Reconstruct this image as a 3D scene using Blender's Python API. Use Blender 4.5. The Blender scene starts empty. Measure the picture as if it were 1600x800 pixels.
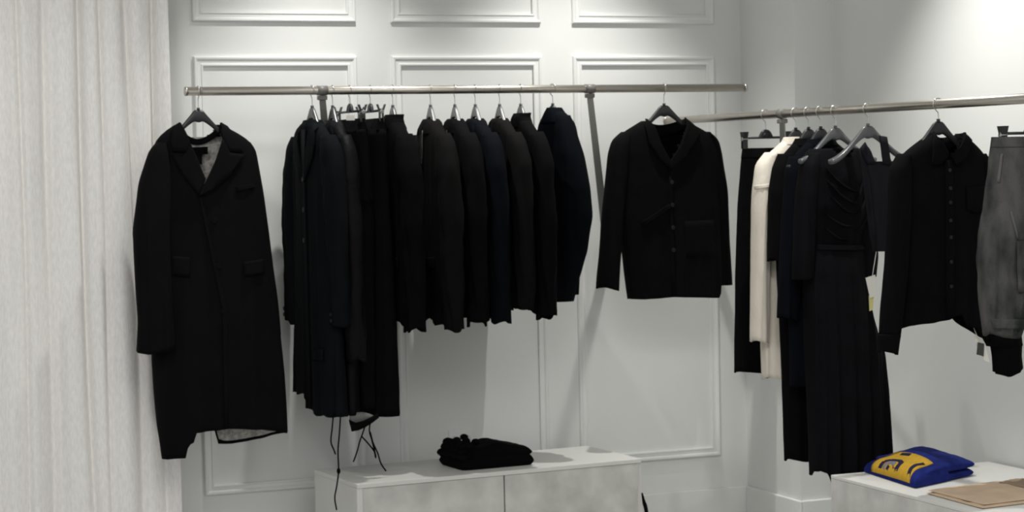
import bpy, bmesh, math, random
import numpy as np
from mathutils import Vector, Matrix, noise

scn = bpy.context.scene
COL = scn.collection

# ------------------------------------------------------------------ camera
W, H = 1600.0, 800.0
F = 3269.7
a = Vector((-1300, -115, F)).normalized()      # world +Y seen in camera axes (x right, y down, z forward)
b = Vector((8250, -315, F)).normalized()       # world +X
u = b.cross(a).normalized()                    # candidate for world Z
if u.y > 0:
    u = -u                                     # up is towards smaller image y
EYE = Vector((0.0, 0.0, 1.6))
def cam2world(v):
    return Vector((b.dot(v), a.dot(v), u.dot(v)))
cx_ = cam2world(Vector((1, 0, 0))); cy_ = cam2world(Vector((0, -1, 0))); cz_ = cam2world(Vector((0, 0, -1)))
cd = bpy.data.cameras.new('camera')
cd.sensor_width = 36.0
cd.lens = 36.0 * F / W
cam = bpy.data.objects.new('camera', cd)
COL.objects.link(cam)
M = Matrix((cx_, cy_, cz_)).transposed().to_4x4()
M.translation = EYE
cam.matrix_world = M
scn.camera = cam
cd.dof.use_dof = True; cd.dof.focus_distance = 4.0; cd.dof.aperture_fstop = 16.0   # the photograph is slightly out of focus

def ray(px, py):
    return cam2world(Vector((px - W/2, py - H/2, F)))
def on_y(px, py, Y):
    r = ray(px, py); return EYE + r * (Y / r.y)
def on_x(px, py, X):
    r = ray(px, py); return EYE + r * (X / r.x)
def on_z(px, py, Z):
    r = ray(px, py); return EYE + r * ((Z - EYE.z) / r.z)

# ------------------------------------------------------------------ materials
def mat(name, col, rough=0.8, spec=0.3, metal=0.0, var=0.0, vscale=6.0, bump=0.0, bscale=200.0, col2=None, stretch=None, detail=4.0):
    m = bpy.data.materials.new(name); m.use_nodes = True
    nt = m.node_tree; p = nt.nodes['Principled BSDF']
    p.inputs['Base Color'].default_value = (*col, 1)
    p.inputs['Roughness'].default_value = rough
    p.inputs['Specular IOR Level'].default_value = spec
    p.inputs['Metallic'].default_value = metal
    tc = nt.nodes.new('ShaderNodeTexCoord')
    src = tc.outputs['Object']
    if stretch:
        mp = nt.nodes.new('ShaderNodeMapping'); mp.inputs['Scale'].default_value = stretch
        nt.links.new(src, mp.inputs['Vector']); src = mp.outputs['Vector']
    if var or col2:
        n = nt.nodes.new('ShaderNodeTexNoise'); n.inputs['Scale'].default_value = vscale; n.inputs['Detail'].default_value = detail
        nt.links.new(src, n.inputs['Vector'])
        r = nt.nodes.new('ShaderNodeValToRGB')
        c2 = col2 if col2 else tuple(c * (1 - var) for c in col)
        r.color_ramp.elements[0].position = 0.35; r.color_ramp.elements[0].color = (*c2, 1)
        r.color_ramp.elements[1].position = 0.65; r.color_ramp.elements[1].color = (*col, 1)
        nt.links.new(n.outputs['Fac'], r.inputs['Fac'])
        nt.links.new(r.outputs['Color'], p.inputs['Base Color'])
    if bump:
        n2 = nt.nodes.new('ShaderNodeTexNoise'); n2.inputs['Scale'].default_value = bscale; n2.inputs['Detail'].default_value = 2
        nt.links.new(src, n2.inputs['Vector'])
        bp = nt.nodes.new('ShaderNodeBump'); bp.inputs['Strength'].default_value = bump; bp.inputs['Distance'].default_value = 0.004
        nt.links.new(n2.outputs['Fac'], bp.inputs['Height'])
        nt.links.new(bp.outputs['Normal'], p.inputs['Normal'])
    return m

WALL = mat('wall_paint', (0.80, 0.81, 0.79), 0.6, 0.3, var=0.03, vscale=2.0)
TRIM = mat('trim_paint', (0.82, 0.83, 0.81), 0.45, 0.4)
FLOOR = mat('floor_concrete', (0.50, 0.49, 0.47), 0.5, 0.3, var=0.15, vscale=3)
CEIL = mat('ceiling_paint', (0.75, 0.75, 0.74), 0.8, 0.2)
CONC = mat('concrete', (0.64, 0.635, 0.605), 0.8, 0.2, col2=(0.46, 0.46, 0.435), vscale=7.0, bump=0.1, bscale=60, detail=6)
WHITE = mat('white_laminate', (0.68, 0.68, 0.65), 0.5, 0.3, var=0.03, vscale=4)
STEEL = mat('brushed_steel', (0.62, 0.58, 0.52), 0.34, 0.5, metal=1.0, var=0.08, vscale=40, stretch=(1, 1, 8))
STEELG = mat('grey_steel', (0.36, 0.36, 0.34), 0.5, 0.4)
CLAMP = mat('clamp_metal', (0.17, 0.165, 0.155), 0.45, 0.4)
WIRE = mat('hook_wire', (0.55, 0.55, 0.54), 0.3, 0.5, metal=1.0)
HANG = mat('black_hanger_plastic', (0.014, 0.015, 0.017), 0.42, 0.45)
HANGG = mat('smoke_hanger_plastic', (0.075, 0.08, 0.082), 0.30, 0.6)
BLACK = mat('black_cloth', (0.00273, 0.00273, 0.00315), 0.9, 0.06, var=0.25, vscale=14, bump=0.3, bscale=500)
BLACKC = mat('black_coat_wool', (0.00357, 0.00357, 0.00399), 0.9, 0.08, var=0.2, vscale=10, bump=0.4, bscale=600)
NAVY = mat('navy_black_cloth', (0.00252, 0.00315, 0.00504), 0.9, 0.06, var=0.2, vscale=12, bump=0.3, bscale=500)
NAVY2 = mat('ink_coat_cloth', (0.0042, 0.0050, 0.0064), 0.9, 0.08, var=0.2, vscale=12, bump=0.3, bscale=500)
BROWN = mat('brown_black_cloth', (0.0046, 0.0042, 0.0042), 0.9, 0.08, var=0.2, vscale=12, bump=0.3, bscale=500)
GLOSS = mat('black_nylon', (0.00336, 0.00336, 0.00420), 0.6, 0.09, var=0.2, vscale=12, bump=0.5, bscale=60)
KNITB = mat('black_jacket_cotton', (0.00399, 0.00357, 0.00378), 0.92, 0.07, var=0.25, vscale=18, bump=0.4, bscale=400)
SILK = mat('black_viscose', (0.00273, 0.00273, 0.00399), 0.8, 0.08, var=0.2, vscale=10, bump=0.2, bscale=200)
CHARC = mat('charcoal_jersey', (0.00880, 0.00880, 0.01155), 0.85, 0.15, var=0.2, vscale=10)
CREAM = mat('cream_knit', (0.70, 0.65, 0.56), 0.9, 0.15, var=0.10, vscale=30, bump=0.4, bscale=250, stretch=(1, 1, 0.2))
LINING = mat('mottled_grey_lining', (0.50, 0.48, 0.45), 0.7, 0.2, col2=(0.27, 0.26, 0.245), vscale=85, detail=3)
LINING2 = mat('grey_lining', (0.16, 0.16, 0.155), 0.6, 0.3, var=0.2, vscale=20)
DENIM = mat('washed_grey_denim', (0.082, 0.080, 0.077), 0.9, 0.1, col2=(0.022, 0.0255, 0.025), vscale=16, bump=0.6, bscale=300, stretch=(1, 1, 0.45))
DENIMS = mat('denim_seam', (0.10, 0.097, 0.093), 0.9, 0.1)
BLUE = mat('royal_blue_knit', (0.012, 0.022, 0.17), 0.9, 0.12, var=0.35, vscale=40, bump=0.6, bscale=300)
NAVYL = mat('navy_lettering', (0.02, 0.018, 0.05), 0.9, 0.1)
LAVL = mat('grey_lettering', (0.20, 0.19, 0.24), 0.9, 0.1)
YELLOW = mat('yellow_knit', (0.56, 0.34, 0.035), 0.9, 0.12, var=0.15, vscale=50, bump=0.6, bscale=300)
BEIGE = mat('beige_cotton', (0.60, 0.46, 0.33), 0.9, 0.15, var=0.12, vscale=12, bump=0.3, bscale=300)
BEIGED = mat('beige_waistband', (0.30, 0.23, 0.16), 0.9, 0.15, var=0.12, vscale=12)
TAGW = mat('white_card', (0.75, 0.74, 0.68), 0.7, 0.2)
TAGY = mat('yellow_card', (0.62, 0.58, 0.25), 0.7, 0.2)
TAGK = mat('dark_card', (0.05, 0.05, 0.045), 0.6, 0.3)
BUTTON = mat('dark_button', (0.010, 0.010, 0.011), 0.5, 0.25)
ZIP = mat('zip_metal', (0.10, 0.10, 0.10), 0.35, 0.5, metal=1.0)
CURT = mat('linen_curtain', (0.90, 0.885, 0.86), 0.95, 0.1, col2=(0.81, 0.795, 0.775), vscale=120, bump=0.25, bscale=220, stretch=(1.4, 1.4, 0.3), detail=3)
GAPM = mat('dark_gap', (0.10, 0.10, 0.095), 0.8, 0.2)

# ------------------------------------------------------------------ object helpers
def link(name, me, m, parent=None, smooth=True):
    o = bpy.data.objects.new(name, me)
    COL.objects.link(o)
    if m: me.materials.append(m)
    if smooth:
        for p in me.polygons: p.use_smooth = True
    if parent: o.parent = parent
    return o
def from_bm(name, bm, m, parent=None, smooth=True, off=(0, 0, 0)):
    bmesh.ops.recalc_face_normals(bm, faces=bm.faces)
    if any(off):
        bmesh.ops.translate(bm, verts=bm.verts, vec=Vector(off))
    me = bpy.data.meshes.new(name); bm.to_mesh(me); bm.free()
    return link(name, me, m, parent, smooth)
def tag(o, label, cat, group=None):
    o['label'] = label; o['category'] = cat
    if group: o['group'] = group
    return o
def struct(o):
    o['kind'] = 'structure'; return o
def thing(name, label, cat, loc, rz=0.0, group=None):
    o = bpy.data.objects.new(name, None); COL.objects.link(o)
    o.location = loc; o.rotation_euler = (0, 0, rz); o.empty_display_size = 0.05
    return tag(o, label, cat, group)
def copy_tree(o, parent=None):
    c = o.copy(); COL.objects.link(c)
    if parent: c.parent = parent
    for ch in list(o.children): copy_tree(ch, c)
    return c
def solidify(o, t, offset=0.0):
    md = o.modifiers.new('thickness', 'SOLIDIFY'); md.thickness = t; md.offset = offset
    return o
def bevel(o, w, seg=2):
    md = o.modifiers.new('bevel', 'BEVEL'); md.width = w; md.segments = seg; md.limit_method = 'ANGLE'
    return o
def add_box(bm, x0, x1, y0, y1, z0, z1):
    r = bmesh.ops.create_cube(bm, size=1.0)
    for v in r['verts']:
        v.co = Vector(((x0+x1)/2 + v.co.x*(x1-x0), (y0+y1)/2 + v.co.y*(y1-y0), (z0+z1)/2 + v.co.z*(z1-z0)))
def box(name, m, x0, x1, y0, y1, z0, z1, parent=None, bev=0.0):
    bm = bmesh.new(); add_box(bm, x0, x1, y0, y1, z0, z1)
    o = from_bm(name, bm, m, parent, smooth=False)
    if bev: bevel(o, bev)
    return o
def add_tube(bm, pts, r, seg=10, caps=True, flat=1.0):
    pts = [Vector(p) for p in pts]; rings = []
    n = len(pts); prev = None
    for i, p in enumerate(pts):
        t = (pts[min(i+1, n-1)] - pts[max(i-1, 0)]).normalized()
        ref = prev if prev is not None else (Vector((0, 1, 0)) if abs(t.y) < 0.9 else Vector((1, 0, 0)))
        s = (ref - t * ref.dot(t)).normalized(); q = t.cross(s); prev = s
        rr = r[i] if isinstance(r, (list, tuple)) else r
        rings.append([bm.verts.new(p + s*math.cos(2*math.pi*k/seg)*rr*flat + q*math.sin(2*math.pi*k/seg)*rr) for k in range(seg)])
    for i in range(n-1):
        for k in range(seg):
            bm.faces.new((rings[i][k], rings[i][(k+1) % seg], rings[i+1][(k+1) % seg], rings[i+1][k]))
    if caps:
        bm.faces.new(rings[0][::-1]); bm.faces.new(rings[-1])
def tube(name, m, pts, r, parent=None, seg=10, flat=1.0):
    bm = bmesh.new(); add_tube(bm, pts, r, seg, True, flat)
    return from_bm(name, bm, m, parent)
def smooth_path(pts, k=8):
    pts = [Vector(p) for p in pts]; out = []
    P = [pts[0]] + pts + [pts[-1]]
    for i in range(1, len(P)-2):
        for j in range(k):
            t = j/k
            out.append(0.5*((2*P[i]) + (P[i+1]-P[i-1])*t + (2*P[i-1]-5*P[i]+4*P[i+1]-P[i+2])*t*t + (3*P[i]-P[i-1]-3*P[i+1]+P[i+2])*t**3))
    out.append(pts[-1]); return out
def disc(name, m, c, r, th, parent=None, seg=20):
    """a small round button whose axis is local y"""
    bm = bmesh.new()
    add_tube(bm, [(c[0], c[1]+th/2, c[2]), (c[0], c[1]-th/2, c[2])], r, seg)
    o = from_bm(name, bm, m, parent, smooth=False); bevel(o, r*0.2)
    return o

# ------------------------------------------------------------------ cloth lofts
class Loft:
    """a flattened tube of cloth; rows = (z, x_left, x_right, half_thickness[, y_centre]) in local coordinates"""
    def __init__(s, rows, n=2.5, fold=0.006, lam=0.075, seed=0, wrinkle=0.002, top_still=0.15, hem_front=None, hem_back=None, res=44, seg=72):
        rows = sorted([tuple(r) + ((0.0,) if len(r) == 4 else ()) for r in rows], key=lambda r: r[0])
        A = np.array(rows); s.zb, s.zt = A[0, 0], A[-1, 0]
        zz = np.linspace(s.zb, s.zt, 160)
        T = [np.interp(zz, A[:, 0], A[:, k]) for k in (1, 2, 3, 4)]
        for _ in range(3):
            for c in T:
                d = c.copy(); c[2:-2] = (d[:-4] + d[1:-3] + d[2:-2] + d[3:-1] + d[4:]) / 5
        s.zz, s.T = zz, T
        s.n, s.fold, s.lam, s.seed, s.wr, s.ts = n, fold, lam, seed, wrinkle, top_still
        rnd = random.Random(seed); s.ph = [rnd.uniform(0, 6.28) for _ in range(4)]
        s.hf, s.hb, s.res, s.seg = hem_front, hem_back, res, seg
    def prof(s, z):
        return [float(np.interp(z, s.zz, c)) for c in s.T]
    def disp(s, x, z):
        v = (s.zt - z) / max(1e-6, s.zt - s.zb)
        k = max(0.0, (v - s.ts)) / (1 - s.ts)
        f = s.fold * (0.25 + 0.75*k) * min(1, v*6) * (0.6*math.sin(6.283*x/s.lam + s.ph[0] + 1.3*math.sin(2.3*z + s.ph[1])) + 0.4*math.sin(6.283*x/(s.lam*0.57) + s.ph[2] + math.sin(3.1*z + s.ph[3])))
        return f + s.wr * min(1, v*6) * (noise.noise(Vector((x*13, s.seed*3.1, z*9))) + 0.6*noise.noise(Vector((x*30, s.seed*1.7, z*22))))
    def front(s, x, z):
        xl, xr, t, y0 = s.prof(z)
        q = min(0.985, abs((x - (xl+xr)/2) / max(1e-6, (xr-xl)/2)))
        return y0 - t * (1 - q**s.n)**(1/s.n) + s.disp(x, z)
    def build(s, name, m, parent, off, cut=None, cutb=None, cap=False, thick=0.004, close_bottom=False):
        bm = bmesh.new(); rings = []
        for i in range(s.res + 1):
            z = s.zb + (s.zt - s.zb) * i / s.res
            xl, xr, t, y0 = s.prof(z); c, w = (xl+xr)/2, (xr-xl)/2
            ring = []
            for k in range(s.seg):
                th = 2*math.pi*k/s.seg
                ca, sa = math.cos(th), math.sin(th)
                x = c + w*math.copysign(abs(ca)**(2/s.n), ca)
                yy = t*math.copysign(abs(sa)**(2/s.n), sa)
                zz = z
                fr = (1 - i/s.res)
                if yy < 0 and s.hf: zz += (s.hf(x) - s.zb) * fr**3
                if yy >= 0 and s.hb: zz += (s.hb(x) - s.zb) * fr**3
                y = y0 + yy + s.disp(x if yy < 0 else x + 0.37, z)
                ring.append(bm.verts.new((x, y, zz)))
            rings.append(ring)
        for i in range(s.res):
            for k in range(s.seg):
                k2 = (k+1) % s.seg
                f = (rings[i][k], rings[i][k2], rings[i+1][k2], rings[i+1][k])
                if cut:
                    mx = sum(v.co.x for v in f)/4; mz = sum(v.co.z for v in f)/4; th = 2*math.pi*(k+0.5)/s.seg
                    if math.sin(th) < 0 and inside(mx, mz, cut): continue
                    if cutb and math.sin(th) > 0 and inside(mx, mz, cutb): continue
                bm.faces.new(f)
        if cap: bm.faces.new(rings[-1])
        if close_bottom: bm.faces.new(rings[0][::-1])
        o = from_bm(name, bm, m, parent, off=off)
        if thick: solidify(o, thick, -1)
        return o
    def patch(s, name, m, parent, off, poly, lift=0.004, thick=0.004, cuts=5, push=None):
        """a piece of cloth or trim lying on the front of this loft"""
        bm = bmesh.new()
        f = bm.faces.new([bm.verts.new((p[0], 0, p[1])) for p in poly])
        bmesh.ops.triangulate(bm, faces=[f])
        bmesh.ops.subdivide_edges(bm, edges=bm.edges[:], cuts=cuts, use_grid_fill=True)
        for v in bm.verts:
            v.co.y = s.front(v.co.x, v.co.z) - lift - (push(v.co.x, v.co.z) if push else 0)
        o = from_bm(name, bm, m, parent, off=off)
        return solidify(o, thick, 0)
    def back_lining(s, name, m, parent, off, x_in=0.02, z0=None, z1=None, gap=0.008):
        bm = bmesh.new(); g = []
        z0 = s.zb if z0 is None else z0; z1 = s.zt if z1 is None else z1
        for i in range(41):
            row = []
            for k in range(25):
                z = z0 + (z1-z0)*i/40
                xl, xr, t, y0 = s.prof(z); xl += x_in; xr -= x_in
                x = xl + (xr-xl)*k/24
                q = min(0.985, abs((x-(xl+xr)/2)/((xr-xl)/2+x_in)))
                y = y0 + t*(1-q**s.n)**(1/s.n) + s.disp(x+0.37, z) - gap
                zz = z
                if s.hb: zz += (s.hb(x) - s.zb) * (1 - (z - s.zb)/(s.zt - s.zb))**3
                row.append(bm.verts.new((x, y, zz)))
            g.append(row)
        for i in range(40):
            for k in range(24):
                bm.faces.new((g[i][k], g[i][k+1], g[i+1][k+1], g[i+1][k]))
        return solidify(from_bm(name, bm, m, parent, off=off), 0.002, 0)
def inside(x, z, poly):
    c = False; n = len(poly)
    for i in range(n):
        x1, z1 = poly[i]; x2, z2 = poly[(i+1) % n]
        if (z1 > z) != (z2 > z) and x < (x2-x1)*(z-z1)/(z2-z1) + x1: c = not c
    return c

class Frame:
    """the vertical plane a garment hangs in: local x along it, local -y its front"""
    def __init__(s, X, Y, phi):
        s.o = Vector((X, Y, 0)); s.phi = phi
        s.ex = Vector((math.cos(phi), math.sin(phi), 0)); s.ey = Vector((-math.sin(phi), math.cos(phi), 0))
    def loc(s, px, py):
        r = ray(px, py); t = (s.o - EYE).dot(s.ey) / r.dot(s.ey)
        p = EYE + r*t
        return (p - s.o).dot(s.ex), p.z
    def rows(s, L):
        out = []
        for r in L:
            py, xl, xr = r[:3]
            z = s.loc((xl+xr)/2, py)[1]
            out.append((z, s.loc(xl, py)[0], s.loc(xr, py)[0]) + tuple(r[3:]))
        return out
    def poly(s, L):
        return [s.loc(*p) for p in L]
    def hem(s, L):
        P = sorted(s.loc(*p) for p in L)
        xs = [p[0] for p in P]; zs = [p[1] for p in P]
        return lambda x: float(np.interp(x, xs, zs))

# ================================================================== THE ROOM
YW = 7.66                                   # back wall
XP = on_y(1162, 400, YW).x                  # pillar's left face
YP = None
r_ = ray(1246, 400); YP = XP * r_.y / r_.x  # pillar's front face
XR = on_y(1304, 400, YP).x                  # right wall
HC = 3.05
struct(box('floor', FLOOR, -3.5, XR+0.2, -1.5, YW+0.2, -0.1, 0))
struct(box('ceiling', CEIL, -3.5, XR+0.2, 0.8, YW+0.2, HC, HC+0.1))
struct(box('wall_back', WALL, -3.5, XP+0.3, YW, YW+0.15, 0, HC))
struct(box('wall_pillar', WALL, XP, XR+0.2, YP, YW+0.1, 0, HC))
struct(box('wall_right', WALL, XR, XR+0.15, -1.5, YP+0.05, 0, HC))

def moulding(bm, p0, p1, prof, horiz):
    """not used alone: sweep a picture-frame profile around a rectangle"""
def panel_trim(name, x0, x1, z0, z1, y, w=0.036):
    # profile across the width: (inset fraction, projection)
    prof = [(0, 0.0), (0.0, 0.010), (0.12, 0.014), (0.30, 0.013), (0.45, 0.008), (0.75, 0.0075), (0.85, 0.011), (1.0, 0.010), (1.0, 0.0)]
    bm = bmesh.new(); loops = []
    for f, d in prof:
        i = f*w
        loops.append([bm.verts.new((xx, y - d, zz)) for xx, zz in ((x0+i, z0+i), (x1-i, z0+i), (x1-i, z1-i), (x0+i, z1-i))])
    for q in range(len(prof)-1):
        for k in range(4):
            bm.faces.new((loops[q][k], loops[q][(k+1) % 4], loops[q+1][(k+1) % 4], loops[q+1][k]))
    return struct(from_bm(name, bm, TRIM, smooth=False))
cols = [((301, 90), (556, 90)), ((611, 90), (845, 90)), ((894, 90), (1114, 90))]
zb_ = on_y(1060, 716, YW).z; zt_ = on_y(1000, 88, YW).z; zu_ = on_y(730, 36, YW).z
ti = 1
for (l, r) in cols:
    x0 = on_y(*l, YW).x; x1 = on_y(*r, YW).x
    panel_trim('trim_%d' % ti, x0, x1, zb_, zt_, YW); ti += 1
    panel_trim('trim_%d' % ti, x0, x1, zu_, HC - 0.15, YW); ti += 1
zs = on_y(1160, 759, YW).z
def skirting(name, x0, x1, y0, y1):
    o = struct(box(name, TRIM, x0, x1, y0, y1, 0, zs)); bevel(o, 0.004); return o
skirting('baseboard_back', -3.5, XP, YW-0.014, YW)
skirting('baseboard_pillar', XP-0.014, XP, YP-0.014, YW-0.014)
skirting('baseboard_pillar_front', XP, XR, YP-0.014, YP)
skirting('baseboard_right', XR-0.014, XR, -1.5, YP-0.014)

# ------------------------------------------------------------------ curtain
def curtain():
    xa, xb = -0.6, on_y(274, 420, 7.46).x
    bm = bmesh.new(); g = []
    NX, NZ = 640, 50
    pix = [(-160, -120), (-95, -60), (-35, -15), (26, 48), (70, 84), (122, 150), (152, 178), (198, 226), (242, 262)]
    creases = [(on_y(p, 0, 7.46).x, on_y(q, 800, 7.46).x, 0.026 + 0.008*((k*7) % 3), 0.010 + 0.003*((k*5) % 3)) for k, (p, q) in enumerate(pix)]
    for i in range(NZ+1):
        z = 0.02 + (HC-0.03)*i/NZ
        row = []
        for k in range(NX+1):
            x = xa + (xb-xa)*k/NX
            w = 0.010*math.sin(6.283*x/0.31+1.0) + 0.004*math.sin(6.283*x/0.083+0.9*math.sin(0.8*z))
            for q, (c0, c1, dep, wid) in enumerate(creases):
                c = c0 + (c1-c0)*(2.2-z)/1.9 + 0.006*math.sin(2.1*z+q*1.7)
                fade = 0.55 + 0.45*min(1.0, max(0.0, (z-0.2)/1.6))
                w += dep*fade*(0.75*math.exp(-((x-c)/wid)**2) + 0.35*math.exp(-((x-c)/(wid*3.2))**2))
            y = 7.455 + w + 0.005*noise.noise(Vector((x*6, 0, z*1.5)))
            row.append(bm.verts.new((x, y, z)))
        g.append(row)
    for i in range(NZ):
        for k in range(NX):
            bm.faces.new((g[i][k], g[i][k+1], g[i+1][k+1], g[i+1][k]))
    o = from_bm('curtain', bm, CURT); solidify(o, 0.003, 0)
    tag(o, 'full-height off-white linen curtain with soft vertical folds at the left', 'curtain')
curtain()

# ------------------------------------------------------------------ rails
RR = 0.0155
Y1 = 7.31
pL = on_y(291, 143.5, Y1); pR = on_y(1163, 136.5, Y1)
Z1 = (pL.z + pR.z)/2
X2 = 3.72
p2 = on_x(1468, 162.5, X2); Z2 = p2.z
def rail_thing(name, label, A, B, brackets, wall_dir, wall_dist, struts, group):
    """A,B ends; brackets = points on the axis; wall_dir = unit vector to the wall"""
    A = Vector(A); B = Vector(B); t = thing(name, label, 'clothes rail', ((A.x+B.x)/2, (A.y+B.y)/2, A.z), 0, group)
    o0 = Vector(t.location); d = (B-A).normalized()
    tube('rail_tube', STEEL, [A-o0, B-o0], RR, t, 24)
    for e, sgn in ((A, -1), (B, 1)):
        tube('end_cap', STEEL, [e-o0-d*0.002*sgn, e-o0+d*0.006*sgn], RR*1.06, t, 24)
    wd = Vector(wall_dir)
    for bp, st in zip(brackets, struts):
        c = Vector(bp) - o0
        tube('clamp', CLAMP, [c-d*0.019, c+d*0.019], RR*1.13, t, 24)
        # flat steel brace running from under the clamp down to the wall
        e = Vector(st) - o0; s0 = c + Vector((0, 0, -RR*1.2))
        ax = (e-s0).normalized(); sd = Vector(d); nn = ax.cross(sd).normalized(); sd = nn.cross(ax)
        bm = bmesh.new(); vs = []
        for p, hw in ((s0, 0.0115), (e, 0.0165)):
            for sx, sy in ((-1, -1), (1, -1), (1, 1), (-1, 1)):
                vs.append(bm.verts.new(p + sd*hw*sx + nn*0.003*sy))
        for k in range(4):
            bm.faces.new((vs[k], vs[(k+1) % 4], vs[4+(k+1) % 4], vs[4+k]))
        bm.faces.new(vs[:4][::-1]); bm.faces.new(vs[4:])
        from_bm('brace', bm, STEELG, t, smooth=False)
        bm = bmesh.new(); k0 = s0 - Vector((0, 0, 0.004))
        add_box(bm, k0.x-0.017, k0.x+0.017, k0.y-0.012, k0.y+0.012, k0.z-0.012, k0.z+0.004)
        bevel(from_bm('clamp_block', bm, CLAMP, t, smooth=False), 0.003)
    return t
b1 = on_y(503, 142, Y1); b2 = on_y(921, 139, Y1)
e1 = on_y(519, 330, YW-0.004); e2 = on_y(950, 400, YW-0.004)
rail_thing('clothes_rail', 'long brushed steel clothes rail fixed in front of the panelled wall',
           (pL.x, Y1, Z1), (pR.x, Y1, Z1), [(b1.x, Y1, Z1), (b2.x, Y1, Z1)], (0, 1, 0), YW-Y1, [e1, e2], None)
b3 = on_x(1222, 177, X2)
def on_rail2(px): 
    r = ray(px, 180); return X2 * r.y / r.x
e3y = b3.y + 0.02
rail_thing('clothes_rail', 'lower brushed steel clothes rail running forward along the right wall',
           (X2, 4.2, Z2), (X2, YW-0.012, Z2), [(X2, b3.y, Z2)], (1, 0, 0), XR-X2 if b3.y < YP else XP-X2, [on_x(1227, 345, XP)], None)

# ------------------------------------------------------------------ hangers
HGRP1 = 'hangers on the long back rail'; HGRP2 = 'hangers on the right rail'
def hook_pts(rot, drop):
    R = RR + 0.003; pts = []
    for k in range(15):
        th = math.radians(-25 + 235*k/14)
        pts.append((R*math.cos(th), R*math.sin(th)))
    pts += [(-0.007, -0.021), (0.0, -0.030), (0.0, -drop)]
    P = smooth_path([(x, 0, z) for x, z in pts], 4)
    return [Vector((p.y, p.x, p.z)) if rot else p for p in P]
def hanger_body(bm, drop, half, fall, sweep=0.022, th0=0.007, th1=0.015, h0=0.040, h1=0.020):
    N = 48; rings = []
    for i in range(N+1):
        s = -1 + 2*i/N; x = half*s; q = abs(s)
        zt = -drop - fall*math.sin(min(1.0, max(0.0, (q-0.10)/0.90))*math.pi/2*0.86)/math.sin(math.pi/2*0.86)
        h = h1 + (h0-h1)*math.exp(-(q/0.22)**2) + 0.004*(1-q); th = th0 + (th1-th0)*q**1.5
        if q > 0.97: h *= 0.75; th *= 0.75
        ring = []
        for k in range(12):
            an = 2*math.pi*k/12; ca, sa = math.cos(an), math.sin(an)
            ring.append(bm.verts.new((x, th*math.copysign(abs(ca)**0.7, ca) - sweep*q*q, zt - h/2 + h/2*math.copysign(abs(sa)**0.7, sa))))
        rings.append(ring)
    for i in range(N):
        for k in range(12):
            bm.faces.new((rings[i][k], rings[i][(k+1) % 12], rings[i+1][(k+1) % 12], rings[i+1][k]))
    bm.faces.new(rings[0]); bm.faces.new(rings[-1][::-1])
def make_hanger(label, loc, rz, m, swivel=False, drop=0.062, half=0.195, fall=0.085, group=None, th1=0.017, sweep=0.022):
    t = thing('clothes_hanger', label, 'hanger', loc, rz, group)
    bm = bmesh.new(); hanger_body(bm, drop, half, fall, sweep, th1=th1); from_bm('shoulder_arch', bm, m, t)
    bm = bmesh.new(); add_tube(bm, hook_pts(swivel, drop+0.006), 0.0017, 8); from_bm('hook', bm, WIRE, t)
    bm = bmesh.new(); add_tube(bm, [(0, 0, -drop+0.008), (0, 0, -drop-0.004)], 0.006, 12); from_bm('hook_collar', bm, m, t)
    return t
def make_clip_hanger(label, loc, rz, drop=0.085, half=0.135, group=None, clip_in=0.0):
    t = thing('clip_hanger', label, 'hanger', loc, rz, group)
    bm = bmesh.new(); add_tube(bm, [(-half-0.012, 0, -drop), (half+0.012, 0, -drop)], 0.0045, 12)
    from_bm('bar', bm, HANG, t)
    bm = bmesh.new()
    add_tube(bm, smooth_path([(-0.024, 0, -drop), (-0.014, 0, -drop+0.018), (0, 0, -drop+0.024), (0.014, 0, -drop+0.018), (0.024, 0, -drop)], 5), 0.0065, 10)
    add_box(bm, -0.016, 0.016, -0.005, 0.005, -drop, -drop+0.02)
    from_bm('centre_boss', bm, HANG, t)
    bm = bmesh.new(); add_tube(bm, hook_pts(False, drop-0.02), 0.0017, 8); from_bm('hook', bm, WIRE, t)
    for s in (-1, 1):
        bm = bmesh.new(); x = s*(half-clip_in)
        for ys in (-1, 1):
            vs = [(-0.010, ys*0.013, 0.022), (0.010, ys*0.013, 0.022), (0.010, ys*0.004, -0.004), (0.010, ys*0.005, -0.040), (-0.010, ys*0.005, -0.040), (-0.010, ys*0.004, -0.004)]
            A = [bm.verts.new((x+p[0], p[1], -drop+p[2])) for p in vs]
            B = [bm.verts.new((x+p[0], p[1]+ys*0.003, -drop+p[2])) for p in vs]
            for F_ in (A, B):
                bm.faces.new((F_[0], F_[1], F_[2], F_[5])); bm.faces.new((F_[5], F_[2], F_[3], F_[4]))
            for k in range(6):
                bm.faces.new((A[k], A[(k+1) % 6], B[(k+1) % 6], B[k]))
        add_box(bm, x-0.011, x+0.011, -0.007, 0.007, -drop-0.006, -drop+0.006)
        c = from_bm('clip', bm, HANG, t, smooth=False)
        bm = bmesh.new(); add_tube(bm, [(x-0.012, 0, -drop-0.004), (x+0.012, 0, -drop-0.004)], 0.0075, 12)
        from_bm('spring', bm, STEELG, c)
    return t

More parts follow.
